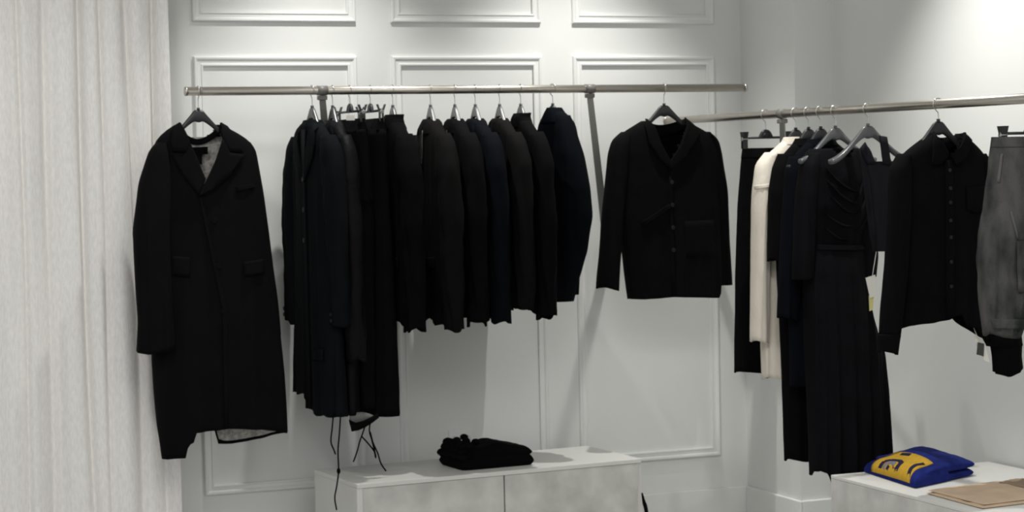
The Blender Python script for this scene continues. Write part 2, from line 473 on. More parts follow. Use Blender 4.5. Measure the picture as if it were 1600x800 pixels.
# ================================================================== RAIL ONE: coat facing the room
def coat():
    hx = on_y(309, 142, Y1).x
    make_hanger('black wide-shouldered hanger inside the long coat at the left end of rail', (hx, Y1, Z1), 0.0, HANG, True, drop=0.066, half=0.150, fall=0.116, group=HGRP1, th1=0.014, sweep=0.0)
    fr = Frame(hx, Y1, 0.0)
    zbase = fr.loc(300, 715)[1]
    t = thing('coat', 'long black open-collared coat facing out at the left end of the back rail', 'coat', (hx, Y1, zbase))
    off = (0, 0, -zbase)
    P = fr.poly
    hf = fr.hem([(236, 716), (259, 716), (284, 712), (287, 692), (297, 687), (299, 673), (342, 667), (349, 666), (400, 668), (449, 674)])
    hb = fr.hem([(236, 700), (300, 660), (340, 662), (346, 668), (351, 698), (372, 697), (398, 693), (425, 685), (449, 677)])
    body = Loft(fr.rows([(195, 272, 346, 0.036), (199, 265, 352, 0.040), (206, 255, 366, 0.045), (214, 246, 381, 0.048), (222, 241, 391, 0.050), (232, 238, 398, 0.053), (260, 240, 403, 0.06), (300, 240, 408, 0.068), (400, 236, 422, 0.075), (500, 234, 434, 0.08), (600, 240, 444, 0.085), (660, 246, 448, 0.085), (684, 250, 449, 0.085)]),
                fold=0.009, lam=0.11, seed=4, hem_front=hf, hem_back=hb, res=64, seg=112, top_still=0.35)
    vneck = P([(270, 186), (280, 216), (289, 243), (309, 290), (322, 292), (345, 248), (352, 216), (354, 186)])
    body.build('body', BLACKC, t, off, cut=vneck, cutb=P([(272, 185), (280, 203), (290, 213), (300, 221), (311, 225), (322, 221), (332, 213), (343, 203), (350, 185)]))
    body.back_lining('lining', LINING, t, off, x_in=0.03, z0=body.zb + 0.012, z1=fr.loc(310, 214)[1], gap=0.012)
    sl = Loft(fr.rows([(223, 243, 260, 0.028, -0.008), (234, 232, 264, 0.042, -0.015), (285, 214, 264, 0.055, -0.03), (360, 203, 260, 0.055, -0.05), (430, 206, 262, 0.052, -0.055), (500, 210, 264, 0.05, -0.06), (530, 209, 267, 0.05, -0.06), (547, 208, 267, 0.052, -0.06)]), seed=9, fold=0.005, lam=0.06, n=2.3,
              hem_front=fr.hem([(208, 549), (222, 551), (240, 547), (267, 542)]), hem_back=fr.hem([(208, 547), (267, 540)]))
    sl.build('sleeve', BLACKC, t, off, cap=True)
    sr = Loft(fr.rows([(222, 376, 391, 0.028, 0.008), (234, 372, 400, 0.042, 0.012), (300, 372, 414, 0.052, 0.03), (400, 384, 428, 0.052, 0.04), (470, 394, 439, 0.05, 0.05), (525, 400, 444, 0.05, 0.05)]), seed=10, fold=0.005, lam=0.06, n=2.3)
    sr.build('sleeve', BLACKC, t, off, cap=True)
    # turned-over front edge, collar and lapels
    body.patch('front_edge', BLACKC, t, off, P([(302, 300), (306, 300), (346, 480), (347, 664), (341, 666), (338, 480)]), lift=0.004, thick=0.005)
    body.patch('lapel', BLACKC, t, off, P([(261, 239), (284, 240), (290, 220), (300, 244), (314, 280), (303, 306), (281, 276)]), lift=0.008, thick=0.006)
    body.patch('lapel', BLACKC, t, off, P([(342, 216), (330, 250), (315, 281), (302, 307), (326, 296), (352, 273), (377, 242), (352, 239)]), lift=0.011, thick=0.006)
    body.patch('collar', BLACKC, t, off, P([(278, 192), (267, 200), (263, 218), (264, 236), (284, 238), (291, 222), (285, 206)]), lift=0.010, thick=0.008)
    body.patch('collar', BLACKC, t, off, P([(341, 192), (352, 198), (364, 214), (374, 239), (352, 237), (342, 218), (340, 204)]), lift=0.010, thick=0.008)
    # the back of the collar stands behind the neck
    bm = bmesh.new(); g = []
    for i in range(25):
        s = i/24; px = 280 + (344-280)*s; dip = 1-(2*s-1)**2
        top = fr.loc(px, 196 + 21*dip); bot = fr.loc(px, 206 + 20*dip)
        y = -0.02 + 0.055*dip**0.6
        g.append([bm.verts.new((top[0], y+0.004, top[1])), bm.verts.new((bot[0], y-0.004, bot[1]))])
    for i in range(24): bm.faces.new((g[i][0], g[i+1][0], g[i+1][1], g[i][1]))
    solidify(from_bm('back_collar', bm, BLACKC, t, off=off), 0.006)
    # neck label with its hanging size tab
    yb = 0.016
    for nm, pts, m in (('neck_label', [(299, 230), (326, 229), (326, 241), (299, 242)], BLACK), ('size_tab', [(308, 241), (317, 241), (317, 257), (307, 257)], BLACK)):
        bm = bmesh.new(); bm.faces.new([bm.verts.new((fr.loc(*p)[0], yb-0.003, fr.loc(*p)[1])) for p in pts])
        solidify(from_bm(nm, bm, m, t, smooth=False, off=off), 0.002)
    body.patch('pocket_flap', BLACKC, t, off, P([(262, 399), (289, 401), (289, 431), (262, 428)]), lift=0.006, thick=0.006)
    body.patch('pocket_flap', BLACKC, t, off, P([(372, 408), (404, 404), (406, 426), (373, 430)]), lift=0.006, thick=0.006)
    body.patch('breast_welt', BLACKC, t, off, P([(362, 292), (391, 286), (392, 293), (363, 299)]), lift=0.004, thick=0.005)
    for py in (345, 415, 485):
        x, z = fr.loc(327 + (py-345)*0.09, py)
        disc('button', BLACKC, (x, body.front(x, z)-0.005, z-zbase), 0.011, 0.005, t)
coat()

# ------------------------------------------------------------------ garments seen edge-on along rail one
HANG_SRC = {}
def side_frame(px, rot=0.0):
    x = on_y(px, 140, Y1).x
    return x, -math.pi/2 + rot
GSIDE = 'dark clothes packed along the long back rail'
def hang_side(px, rot, label, m=HANGG, half=0.142):
    x, rz = side_frame(px, rot)
    key = (m.name, half)
    if key not in HANG_SRC:
        HANG_SRC[key] = make_hanger(label, (x, Y1, Z1), rz, m, False, drop=0.062, half=half, fall=0.115, group=HGRP1, th1=0.010, sweep=0.0)
    else:
        c = copy_tree(HANG_SRC[key]); c.location = (x, Y1, Z1); c.rotation_euler = (0, 0, rz); c['label'] = label
    return x, rz
def side_coat(px, rot, hem_px, label, hlabel, m, name='jacket', cat='jacket', sleeve_px=None, half=0.205, th=0.034, seed=1, collar='stand', gloss=None, flare=1.05,
              bulge=0.0, hm=HANGG, sleeve_w=0.062, zip_=False, buttons=0, dy=0.0, open_=False, lower_far=0.0, tilt=0.10):
    x, rz = hang_side(px, rot, hlabel, hm)
    zr = Z1
    yN = Y1 - 0.2
    zh = on_y(px+20, hem_px, yN).z                     # hem height, read at the near end
    zsl = on_y(px+25, sleeve_px or hem_px, yN).z       # cuff height
    t = thing(name, label, cat, (x, Y1, zh), rz, GSIDE)
    off = (0, 0, -zh)
    rnd = random.Random(seed)
    rows = [(zr-0.112, -0.052, 0.052, th*0.85), (zr-0.128, -0.082, 0.082, th*0.95), (zr-0.152, -0.132, 0.132, th), (zr-0.175, -0.178*half/0.205, 0.178*half/0.205, th*1.02), (zr-0.205, -half, half, th*1.05),
            (zr-0.28, -half-0.005, half+0.005, th*1.12), ((zr-0.28+zh)/2, -half*1.0, half*1.0, th*1.2), (zh, -half*flare, half*flare, th*1.25)]
    hemf = lambda q: zh + max(0.0, 0.2-q)*tilt + 0.008*math.sin(q*23+seed) + 0.004*math.sin(q*61+seed*2) + lower_far*(1 if q < -0.02 else 0)
    body = Loft(rows, fold=0.008, lam=0.09, seed=seed, hem_front=hemf, hem_back=hemf)
    body.build('body', m, t, off)
    for s in (1, -1):
        b_ = bulge if s > 0 else bulge*0.3
        zc = zsl
        L = zr-0.17 - zc
        rs = []
        for q, w, cx0, tt in ((0, 0.030, 0.172, 0.032), (0.06, 0.052, 0.192, 0.046), (0.18, sleeve_w*1.05, 0.215+b_*0.4, 0.052), (0.45, sleeve_w, 0.235+b_, 0.050), (0.75, sleeve_w*0.92, 0.228+b_*0.7, 0.046), (0.94, sleeve_w*0.85, 0.215, 0.043), (1, sleeve_w*0.83, 0.212, 0.043)):
            z = zr-0.163 - (zr-0.163-zc)*q
            c = cx0*s*half/0.205
            rs.append((z, c-w, c+w, tt*th/0.042, 0.012*(1 if s > 0 else -1)*q + dy*q))
        hz = lambda q: zc + 0.010*math.sin(q*47+seed*1.7) + 0.006*math.sin(q*103+seed)
        sl = Loft(rs, fold=0.006, lam=0.05, seed=seed+7*s+20, n=2.2, wrinkle=0.006, res=40, seg=48, hem_front=hz, hem_back=hz)
        so = sl.build('sleeve', m, t, off, cap=True)
        if buttons:
            for j in range(2):
                zz = zc+0.025+0.022*j; xx = 0.215*s
                disc('button', BUTTON, (xx, sl.front(xx, zz)-0.003, zz-zh), 0.007, 0.004, so)
    if collar == 'stand':
        cl = Loft([(zr-0.145, -0.100, 0.100, th*1.05), (zr-0.124, -0.070, 0.070, th*1.06), (zr-0.106, -0.054, 0.054, th*1.0), (zr-0.090, -0.050, 0.050, th*0.9, 0.006)], fold=0.004, lam=0.05, seed=seed+50, wrinkle=0.003, res=12)
        cl.build('collar', m, t, off, thick=0.006)
    elif collar == 'turned':
        cl = Loft([(zr-0.165, -0.122, 0.122, th*1.18), (zr-0.142, -0.086, 0.086, th*1.2), (zr-0.120, -0.058, 0.058, th*1.05), (zr-0.108, -0.042, 0.042, th*0.8)], fold=0.003, lam=0.06, seed=seed+50, res=12)
        cl.build('collar', m, t, off, thick=0.008)
    if collar in ('lapel', 'turned', 'stand'):
        # the front opening with its facing, seen on the side turned to the left
        body.patch('placket', m, t, off, [(-0.02, zr-0.14), (0.02, zr-0.14), (0.024, zh+0.02), (-0.016, zh+0.02)], lift=0.004, thick=0.005)
    if collar == 'lapel':
        body.patch('lapel', m, t, off, [(0.075, zr-0.120), (0.005, zr-0.30), (0.02, zr-0.33), (0.10, zr-0.235), (0.085, zr-0.215), (0.11, zr-0.20), (0.10, zr-0.135)], lift=0.007, thick=0.006)
        body.patch('lapel', m, t, off, [(-0.075, zr-0.120), (-0.005, zr-0.30), (-0.02, zr-0.33), (-0.10, zr-0.235), (-0.085, zr-0.215), (-0.11, zr-0.20), (-0.10, zr-0.135)], lift=0.007, thick=0.006)
        cl = Loft([(zr-0.150, -0.105, 0.105, th*1.1), (zr-0.128, -0.074, 0.074, th*1.1), (zr-0.106, -0.048, 0.048, th*0.85)], fold=0.002, lam=0.06, seed=seed+50, res=12)
        cl.build('collar', m, t, off, thick=0.007)
    if zip_:
        body.patch('zip', ZIP, t, off, [(0.026, zr-0.15), (0.031, zr-0.15), (0.033, zr-0.27), (0.028, zr-0.27)], lift=0.006, thick=0.002)
    for j in range(buttons):
        zz = zr-0.32-0.11*j
        if zz > zh+0.05: disc('button', BUTTON, (0.004, body.front(0.004, zz)-0.008, zz-zh), 0.009, 0.004, t)
    body.patch('pocket_flap', m, t, off, [(0.07, zh+0.24), (0.15, zh+0.245), (0.15, zh+0.205), (0.07, zh+0.20)], lift=0.005, thick=0.005)
    return t, body, off, zh

side_coat(487, math.radians(4), 656, 'long ink-blue coat, first of the packed clothes right of the front-facing coat', 'smoky hanger inside the long ink-blue coat, first of the packed row', NAVY2,
          'coat', 'coat', sleeve_px=512, seed=3, collar='lapel', th=0.033, half=0.185, flare=1.30, sleeve_w=0.055, buttons=3, lower_far=0.03)
tt, bd, of, zh2 = side_coat(519, math.radians(-2), 652, 'long black nylon coat with a drawstring hanging below its hem', 'smoky hanger inside the black nylon coat with the drawstring', GLOSS,
          'coat', 'coat', sleeve_px=560, seed=8, collar='turned', th=0.030, half=0.18, sleeve_w=0.055)
def strand(parent, off, fr, pts, y, r=0.0024):
    P = [(fr.loc(*p)[0], y, fr.loc(*p)[1]) for p in pts]
    bm = bmesh.new(); add_tube(bm, smooth_path(P, 6), r, 6)
    kx, ky, kz = P[-1]
    bmesh.ops.create_icosphere(bm, subdivisions=1, radius=r*1.7, matrix=Matrix.Translation((kx, ky, kz)))
    return from_bm('drawstring', bm, BLACK, parent, off=off)
fs = Frame(tt.location.x, tt.location.y, tt.rotation_euler.z)
def strand_w(parent, pts, Y, r=0.0028):
    """a cord given as points of the wall-parallel plane Y, stored in the parent's own frame"""
    inv = (Matrix.Translation(parent.location) @ Matrix.Rotation(parent.rotation_euler.z, 4, 'Z')).inverted()
    P = [inv @ on_y(px, py, Y) for px, py in pts]
    bm = bmesh.new(); add_tube(bm, smooth_path(P, 6), r, 6)
    return from_bm('drawstring', bm, BLACK, parent)
strand_w(tt, [(521, 645), (519, 668), (517, 690), (522, 704), (524, 710)], 7.10)
strand_w(tt, [(532, 650), (530, 680), (528, 705), (529, 735), (526, 760), (523, 778), (526, 797)], 7.06)
kn = None
inv = (Matrix.Translation(tt.location) @ Matrix.Rotation(tt.rotation_euler.z, 4, 'Z')).inverted()
bm = bmesh.new(); bmesh.ops.create_icosphere(bm, subdivisions=2, radius=0.007, matrix=Matrix.Translation(inv @ on_y(529, 736, 7.06)) @ Matrix.Diagonal((1, 1, 1.6, 1)))
from_bm('cord_knot', bm, BLACK, tt)

def side_trousers(px, rot, hem_px, label, hlabel, m, name, cat, seed, half=0.15, th=0.03, top=0.105, legs=True, flare=1.0, lining=False):
    x, rz = side_frame(px, rot)
    make_clip_hanger(hlabel, (x, Y1, Z1), rz, drop=0.078, half=half-0.015, group=HGRP1)
    zh = on_y(px+15, hem_px, Y1-0.12).z
    t = thing(name, label, cat, (x, Y1, zh), rz, GSIDE); off = (0, 0, -zh)
    zt = Z1-top
    wb = Loft([(zt-0.045, -half, half, th), (zt, -half*0.98, half*0.98, th*0.35)], fold=0.003, lam=0.06, seed=seed, res=10)
    wb.build('waistband', m, t, off)
    if legs:
        cr = zt-0.30
        up = Loft([(cr, -half*1.08, half*1.08, th*1.5), (zt-0.04, -half*1.0, half*1.0, th*1.02)], fold=0.006, lam=0.08, seed=seed+1, res=24)
        up.build('hip', m, t, off)
        for s in (-1, 1):
            lg = Loft([(zh, s*half*0.52-half*0.50*flare, s*half*0.52+half*0.50*flare, th*1.3), (cr-0.05, s*half*0.53-half*0.54, s*half*0.53+half*0.54, th*1.45), (cr+0.05, s*half*0.5-half*0.52, s*half*0.5+half*0.52, th*1.35)], fold=0.007, lam=0.07, seed=seed+3+s, wrinkle=0.005)
            lg.build('leg', m, t, off, cap=True)
    else:
        sk = Loft([(zh, -half*flare, half*flare, th*1.9), ((zh+zt)/2, -half*1.1, half*1.1, th*1.6), (zt-0.04, -half, half, th*1.02)], fold=0.010, lam=0.06, seed=seed+1)
        sk.build('skirt_panel', m, t, off)
    return t
t3 = side_trousers(546, math.radians(2), 640, 'black trousers with a white tag clipped by the waistband, beside the nylon coat', 'black clip hanger of the trousers with the white tag', BLACK, 'trousers', 'trousers', 31)
inv3 = (Matrix.Translation(t3.location) @ Matrix.Rotation(t3.rotation_euler.z, 4, 'Z')).inverted()
P = [inv3 @ on_y(px, py, 7.17) for px, py in ((541, 180), (554, 180), (554, 188), (541, 188))]
bm = bmesh.new(); bm.faces.new([bm.verts.new(p) for p in P]); solidify(from_bm('tag', bm, TAGW, t3, smooth=False), 0.0015)
t4 = side_trousers(578, math.radians(-2), 650, 'black skirt on a clip hanger, its hem turned up to a grey lining', 'black clip hanger of the skirt with the turned-up hem', BLACK, 'skirt', 'skirt', 37, half=0.155, legs=False, flare=1.1)
# the rolled hem and the grey lining it shows, under the skirt
inv4 = (Matrix.Translation(t4.location) @ Matrix.Rotation(t4.rotation_euler.z, 4, 'Z')).inverted()
def ribbon(name, m, parent, inv, top, bot, Y, bulge=0.015, th=0.003):
    bm = bmesh.new(); g = []
    for (p, q) in zip(top, bot):
        col = []
        for k in range(7):
            s = k/6; px = p[0]+(q[0]-p[0])*s; py = p[1]+(q[1]-p[1])*s
            col.append(bm.verts.new(inv @ on_y(px, py, Y - bulge*math.sin(math.pi*s))))
        g.append(col)
    for i in range(len(g)-1):
        for k in range(6): bm.faces.new((g[i][k], g[i+1][k], g[i+1][k+1], g[i][k+1]))
    return solidify(from_bm(name, bm, m, parent), th)
ribbon('hem_lining', LINING2, t4, inv4, [(546, 648), (555, 645), (567, 644), (578, 647), (585, 650)], [(546, 660), (555, 662), (567, 660), (578, 656), (586, 652)], 7.13, 0.006)
ribbon('rolled_hem', BLACK, t4, inv4, [(545, 656), (556, 661), (568, 658), (580, 652), (590, 646)], [(549, 674), (560, 672), (571, 667), (582, 660), (592, 652)], 7.12, 0.02)
strand_w(t4, [(572, 660), (567, 676), (562, 690), (558, 705), (552, 722)], 7.11)
strand_w(t4, [(580, 655), (577, 672), (582, 690), (590, 708), (595, 724), (603, 736)], 7.11)
strand_w(t4, [(565, 682), (576, 694), (585, 706), (587, 716)], 7.105)
strand_w(t4, [(578, 675), (583, 695), (587, 714)], 7.10, 0.0035)

side_coat(613, math.radians(-4), 510, 'black stand-collar jacket with puckered cuffs, just right of the clipped skirt', 'smoky hanger inside the stand-collar jacket right of the clipped skirt', BLACK, sleeve_px=516, seed=12, collar='stand', th=0.036, half=0.195)
side_coat(672, math.radians(-5), 508, 'brown-black zipped jacket starting the second bunch, left shoulder showing', 'smoky hanger inside the brown-black zipped jacket', BROWN, sleeve_px=514, seed=14, collar='turned', zip_=True, bulge=0.01)
side_coat(710, math.radians(-5), 500, 'black zipped jacket hanging right of the brown-black zipped one', 'smoky hanger inside the black zipped jacket', BLACK, sleeve_px=505, seed=16, collar='turned', zip_=True)
side_coat(742, math.radians(-4), 488, 'navy-black jacket with a dangling cuff, in the middle of the second bunch', 'smoky hanger inside the navy-black jacket with the dangling cuff', NAVY, sleeve_px=500, seed=18, collar='turned')
side_coat(780, math.radians(-4), 478, 'plain dark brown jacket with the shortest level hem in the second bunch', 'smoky hanger inside the plain dark brown jacket', BROWN, sleeve_px=478, seed=22, collar='turned', th=0.032)
side_coat(813, math.radians(-3), 492, 'black jacket with an upturned collar, left of the curved-sleeve jacket', 'smoky hanger inside the black jacket with the upturned collar', BLACK, sleeve_px=495, seed=24, collar='stand', th=0.032)

def curved_sleeve_jacket():
    hx = on_y(863, 140, Y1).x
    rz = math.radians(-62)
    x, _ = hang_side(863, math.radians(28), 'smoky hanger inside the navy jacket with the curved sleeve', half=0.10)
    fr = Frame(hx, Y1, rz)
    zb = fr.loc(880, 470)[1]
    t = thing('jacket', 'navy-black jacket with a full curved sleeve, last of the packed clothes', 'jacket', (hx, Y1, zb), rz, GSIDE)
    off = (0, 0, -zb)
    body = Loft(fr.rows([(174, 857, 876, 0.035), (182, 851, 886, 0.042), (192, 846, 894, 0.048), (208, 843, 898, 0.05), (250, 842, 902, 0.05), (330, 845, 903, 0.05), (460, 846, 900, 0.05)]), seed=61, fold=0.006, lam=0.08)
    body.build('body', NAVY, t, off)
    sl = Loft(fr.rows([(180, 880, 889, 0.03, -0.01), (195, 876, 898, 0.04, -0.02), (240, 876, 915, 0.052, -0.03), (290, 875, 926, 0.055, -0.03), (340, 872, 930, 0.055, -0.03), (390, 868, 922, 0.05, -0.03), (440, 867, 908, 0.045, -0.03), (470, 868, 900, 0.043, -0.03)]), seed=62, fold=0.004, lam=0.06, n=2.2)
    so = sl.build('sleeve', NAVY, t, off, cap=True)
    cl = Loft(fr.rows([(192, 849, 887, 0.052), (182, 853, 881, 0.048), (174, 857, 876, 0.042), (168, 860, 872, 0.035)]), seed=63, fold=0.002, res=10)
    cl.build('collar', NAVY, t, off, thick=0.006)
    for py in (430, 442):
        xx, zz = fr.loc(872, py)
        disc('button', BUTTON, (xx, sl.front(xx, zz)-0.003, zz-zb), 0.006, 0.004, so)
    return t
curved_sleeve_jacket()

# ------------------------------------------------------------------ the jacket facing the room on rail one
def front_jacket():
    hx = on_y(1037, 137, Y1).x
    make_hanger('black wide-shouldered hanger inside the V-necked jacket on the back rail', (hx, Y1, Z1), 0.0, HANG, True, drop=0.066, half=0.165, fall=0.118, group=HGRP1, th1=0.016)
    fr = Frame(hx, Y1, 0.0); zb = fr.loc(1040, 465)[1]
    t = thing('jacket', 'black shawl-collared V-neck jacket facing out, alone near the right end of rail', 'jacket', (hx, Y1, zb)); off = (0, 0, -zb)
    P = fr.poly
    body = Loft(fr.rows([(184, 1010, 1064, 0.040), (192, 998, 1075, 0.044), (204, 976, 1098, 0.048), (216, 963, 1116, 0.05), (232, 960, 1121, 0.055), (300, 963, 1122, 0.062), (350, 966, 1123, 0.066), (395, 974, 1124, 0.07), (440, 979, 1125, 0.07), (464, 982, 1124, 0.07)]),
                seed=71, fold=0.006, lam=0.10, res=60, seg=104, top_still=0.4,
                hem_front=fr.hem([(982, 467), (1000, 467), (1040, 463), (1090, 464), (1117, 465), (1119, 460), (1125, 455)]))
    vn = P([(1003, 178), (1012, 205), (1034, 257), (1046, 240), (1062, 210), (1072, 178)])
    body.build('body', KNITB, t, off, cut=vn, cutb=P([(998, 175), (1005, 190), (1020, 197), (1037, 200), (1052, 197), (1067, 190), (1072, 175)]))
    sl = Loft(fr.rows([(206, 972, 985, 0.028, 0.0), (218, 957, 984, 0.042, -0.005), (240, 950, 980, 0.048, -0.01), (324, 940, 970, 0.05, -0.02), (376, 935, 965, 0.046, -0.025), (430, 929, 961, 0.043, -0.03), (450, 928, 960, 0.043, -0.03)]), seed=72, fold=0.004, lam=0.05, n=2.2,
              hem_front=fr.hem([(928, 446), (945, 451), (960, 454)]))
    sl.build('sleeve', KNITB, t, off, cap=True)
    sr = Loft(fr.rows([(206, 1096, 1107, 0.028, 0.0), (218, 1096, 1121, 0.042, 0.005), (240, 1100, 1127, 0.048, 0.01), (300, 1108, 1138, 0.05, 0.02), (376, 1115, 1143, 0.046, 0.03), (446, 1120, 1148, 0.043, 0.035)]), seed=73, fold=0.004, lam=0.05, n=2.2)
    sr.build('sleeve', KNITB, t, off, cap=True)
    body.patch('shawl_collar', KNITB, t, off, P([(1006, 186), (1000, 196), (1004, 225), (1018, 248), (1036, 264), (1038, 254), (1024, 228), (1014, 198)]), lift=0.008, thick=0.007)
    body.patch('shawl_collar', KNITB, t, off, P([(1066, 184), (1080, 200), (1084, 212), (1062, 244), (1036, 265), (1034, 254), (1050, 230), (1063, 199)]), lift=0.011, thick=0.007)
    bm = bmesh.new(); g = []
    for i in range(21):
        s = i/20; px = 1007+59*s; dip = 1-(2*s-1)**2
        A = fr.loc(px, 186+9*dip); B = fr.loc(px, 200+12*dip); y = -0.025+0.055*dip**0.6
        g.append([bm.verts.new((A[0], y, A[1])), bm.verts.new((B[0], y-0.004, B[1]))])
    for i in range(20): bm.faces.new((g[i][0], g[i+1][0], g[i+1][1], g[i][1]))
    solidify(from_bm('back_collar', bm, KNITB, t, off=off), 0.006)
    body.patch('front_edge', KNITB, t, off, P([(1034, 262), (1039, 262), (1042, 460), (1037, 462)]), lift=0.003, thick=0.004)
    body.patch('slanted_welt_pocket', KNITB, t, off, P([(991, 347), (1034, 318), (1037, 324), (994, 354)]), lift=0.005, thick=0.006)
    body.patch('patch_pocket', KNITB, t, off, P([(1058, 345), (1108, 343), (1109, 400), (1059, 402)]), lift=0.001, thick=0.002)
    for py in (285, 320, 355, 390):
        x, z = fr.loc(1038 + (py-285)*0.01, py)
        disc('button', BUTTON, (x, body.front(x, z)-0.007, z-zb), 0.008, 0.004, t)
front_jacket()

# ================================================================== RAIL TWO
GR2 = 'clothes on the right rail'
def r2hang(px, label, m=HANG, rz=0.0, half=0.165, fall=0.125, drop=0.06, th1=0.015):
    y = on_rail2(px)
    return make_hanger(label, (X2, y, Z2), rz, m, False, drop=drop, half=half, fall=fall, group=HGRP2, th1=th1, sweep=0.012), y

# 1 trousers on a clip hanger at the far end
def far_trousers():
    y = on_rail2(1196); fr = Frame(X2, y, 0.0)
    zbar = fr.loc(1196, 215)[1]
    x0 = fr.loc(1163, 215)[0]
    make_clip_hanger('black clip hanger at the far end of the right rail', (X2, y, Z2), 0.0, drop=Z2-zbar, half=-x0, group=HGRP2)
    zb = fr.loc(1170, 580)[1]
    t = thing('skirt', 'long black skirt clipped at the far end of the right rail, beside the cream dress', 'skirt', (X2, y, zb), 0, GR2); off = (0, 0, -zb)
    bd = Loft(fr.rows([(232, 1160, 1232, 0.012), (250, 1158, 1234, 0.022), (320, 1153, 1238, 0.035), (420, 1150, 1240, 0.04), (580, 1149, 1242, 0.045)]), seed=81, fold=0.006, lam=0.08, hem_front=fr.hem([(1149, 580), (1200, 583), (1242, 586)]))
    bd.build('skirt_panel', BLACK, t, off)
    wb = Loft(fr.rows([(231, 1160, 1232, 0.012), (246, 1158, 1234, 0.024)]), seed=82, fold=0.002, res=8); wb.build('waistband', BLACK, t, off)
far_trousers()

def cream_dress():
    h, y = r2hang(1243, 'black hanger inside the cream knitted dress', half=0.140)
    fr = Frame(X2, y, 0.0); zb = fr.loc(1215, 590)[1]
    t = thing('dress', 'cream knitted dress, the only pale garment on the right rail', 'dress', (X2, y, zb), 0, GR2); off = (0, 0, -zb)
    bd = Loft(fr.rows([(218, 1226, 1266, 0.03), (230, 1212, 1280, 0.035), (246, 1194, 1300, 0.04), (262, 1182, 1310, 0.045), (320, 1184, 1308, 0.05), (420, 1188, 1302, 0.05), (520, 1190, 1300, 0.055), (590, 1194, 1300, 0.055)]), seed=83, fold=0.010, lam=0.05, hem_front=fr.hem([(1190, 588), (1224, 593), (1300, 595)]))
    bd.build('body', CREAM, t, off)
    sl = Loft(fr.rows([(238, 1196, 1212, 0.03, -0.005), (256, 1180, 1208, 0.038, -0.01), (290, 1174, 1204, 0.042, -0.02), (320, 1172, 1202, 0.042, -0.02), (420, 1171, 1197, 0.040, -0.02), (533, 1170, 1195, 0.038, -0.02)]), seed=84, fold=0.003, lam=0.04, n=2.2, hem_front=fr.hem([(1170, 530), (1195, 537)]))
    sl.build('sleeve', CREAM, t, off, cap=True)
    # seam band across the upper sleeve and the ribbed neck
    sl.patch('sleeve_seam', CREAM, t, off, fr.poly([(1172, 290), (1204, 285), (1204, 290), (1172, 296)]), lift=0.003, thick=0.004, cuts=3)
    nb = Loft(fr.rows([(226, 1220, 1272, 0.038), (214, 1226, 1266, 0.032)]), seed=85, fold=0.001, res=8); nb.build('neckband', CREAM, t, off, thick=0.006)
cream_dress()

def black_tee_dress():
    h, y = r2hang(1263, 'black hanger inside the wide-sleeved long dress behind the gathered dress', half=0.140)
    fr = Frame(X2, y, 0.0); zb = fr.loc(1246, 716)[1]
    t = thing('dress', 'long plain black dress with wide short sleeves, right of the cream dress', 'dress', (X2, y, zb), 0, GR2); off = (0, 0, -zb)
    bd = Loft(fr.rows([(220, 1244, 1284, 0.03), (232, 1232, 1300, 0.035), (252, 1214, 1320, 0.04), (275, 1212, 1324, 0.045), (400, 1214, 1326, 0.05), (560, 1222, 1332, 0.05), (716, 1227, 1336, 0.055)]), seed=86, fold=0.006, lam=0.07, hem_front=fr.hem([(1227, 716), (1250, 720), (1266, 715), (1336, 716)]))
    bd.build('body', BLACK, t, off)
    sl = Loft(fr.rows([(240, 1216, 1238, 0.03, -0.005), (262, 1206, 1238, 0.04, -0.01), (300, 1200, 1236, 0.045, -0.015), (408, 1196, 1230, 0.042, -0.02)]), seed=87, fold=0.003, lam=0.05, n=2.2, hem_front=fr.hem([(1196, 404), (1215, 412), (1230, 413)]))
    sl.build('sleeve', BLACK, t, off, cap=True)
    nb = Loft(fr.rows([(228, 1238, 1290, 0.038), (216, 1244, 1284, 0.032)]), seed=88, fold=0.001, res=8); nb.build('neckband', BLACK, t, off, thick=0.006)
black_tee_dress()

def black_long_top():
    h, y = r2hang(1282, 'black hanger inside the long-sleeved top behind the gathered dress', half=0.140)
    fr = Frame(X2, y, 0.0); zb = fr.loc(1270, 600)[1]
    t = thing('blouse', 'black long-sleeved blouse squeezed behind the gathered dress', 'blouse', (X2, y, zb), 0, GR2); off = (0, 0, -zb)
    bd = Loft(fr.rows([(220, 1264, 1302, 0.03), (232, 1250, 1316, 0.035), (250, 1236, 1334, 0.04), (275, 1232, 1340, 0.045), (400, 1232, 1342, 0.05), (600, 1236, 1346, 0.05)]), seed=89, fold=0.006, lam=0.07)
    bd.build('body', NAVY, t, off)
    sl = Loft(fr.rows([(244, 1234, 1254, 0.03, -0.005), (266, 1226, 1258, 0.04, -0.01), (340, 1220, 1252, 0.042, -0.015), (430, 1214, 1246, 0.04, -0.02), (496, 1212, 1240, 0.04, -0.02)]), seed=90, fold=0.003, lam=0.05, n=2.2, hem_front=fr.hem([(1212, 494), (1240, 501)]))
    sl.build('sleeve', NAVY, t, off, cap=True)
    nb = Loft(fr.rows([(228, 1258, 1308, 0.038), (217, 1264, 1302, 0.032)]), seed=91, fold=0.001, res=8); nb.build('neckband', NAVY, t, off, thick=0.006)
black_long_top()

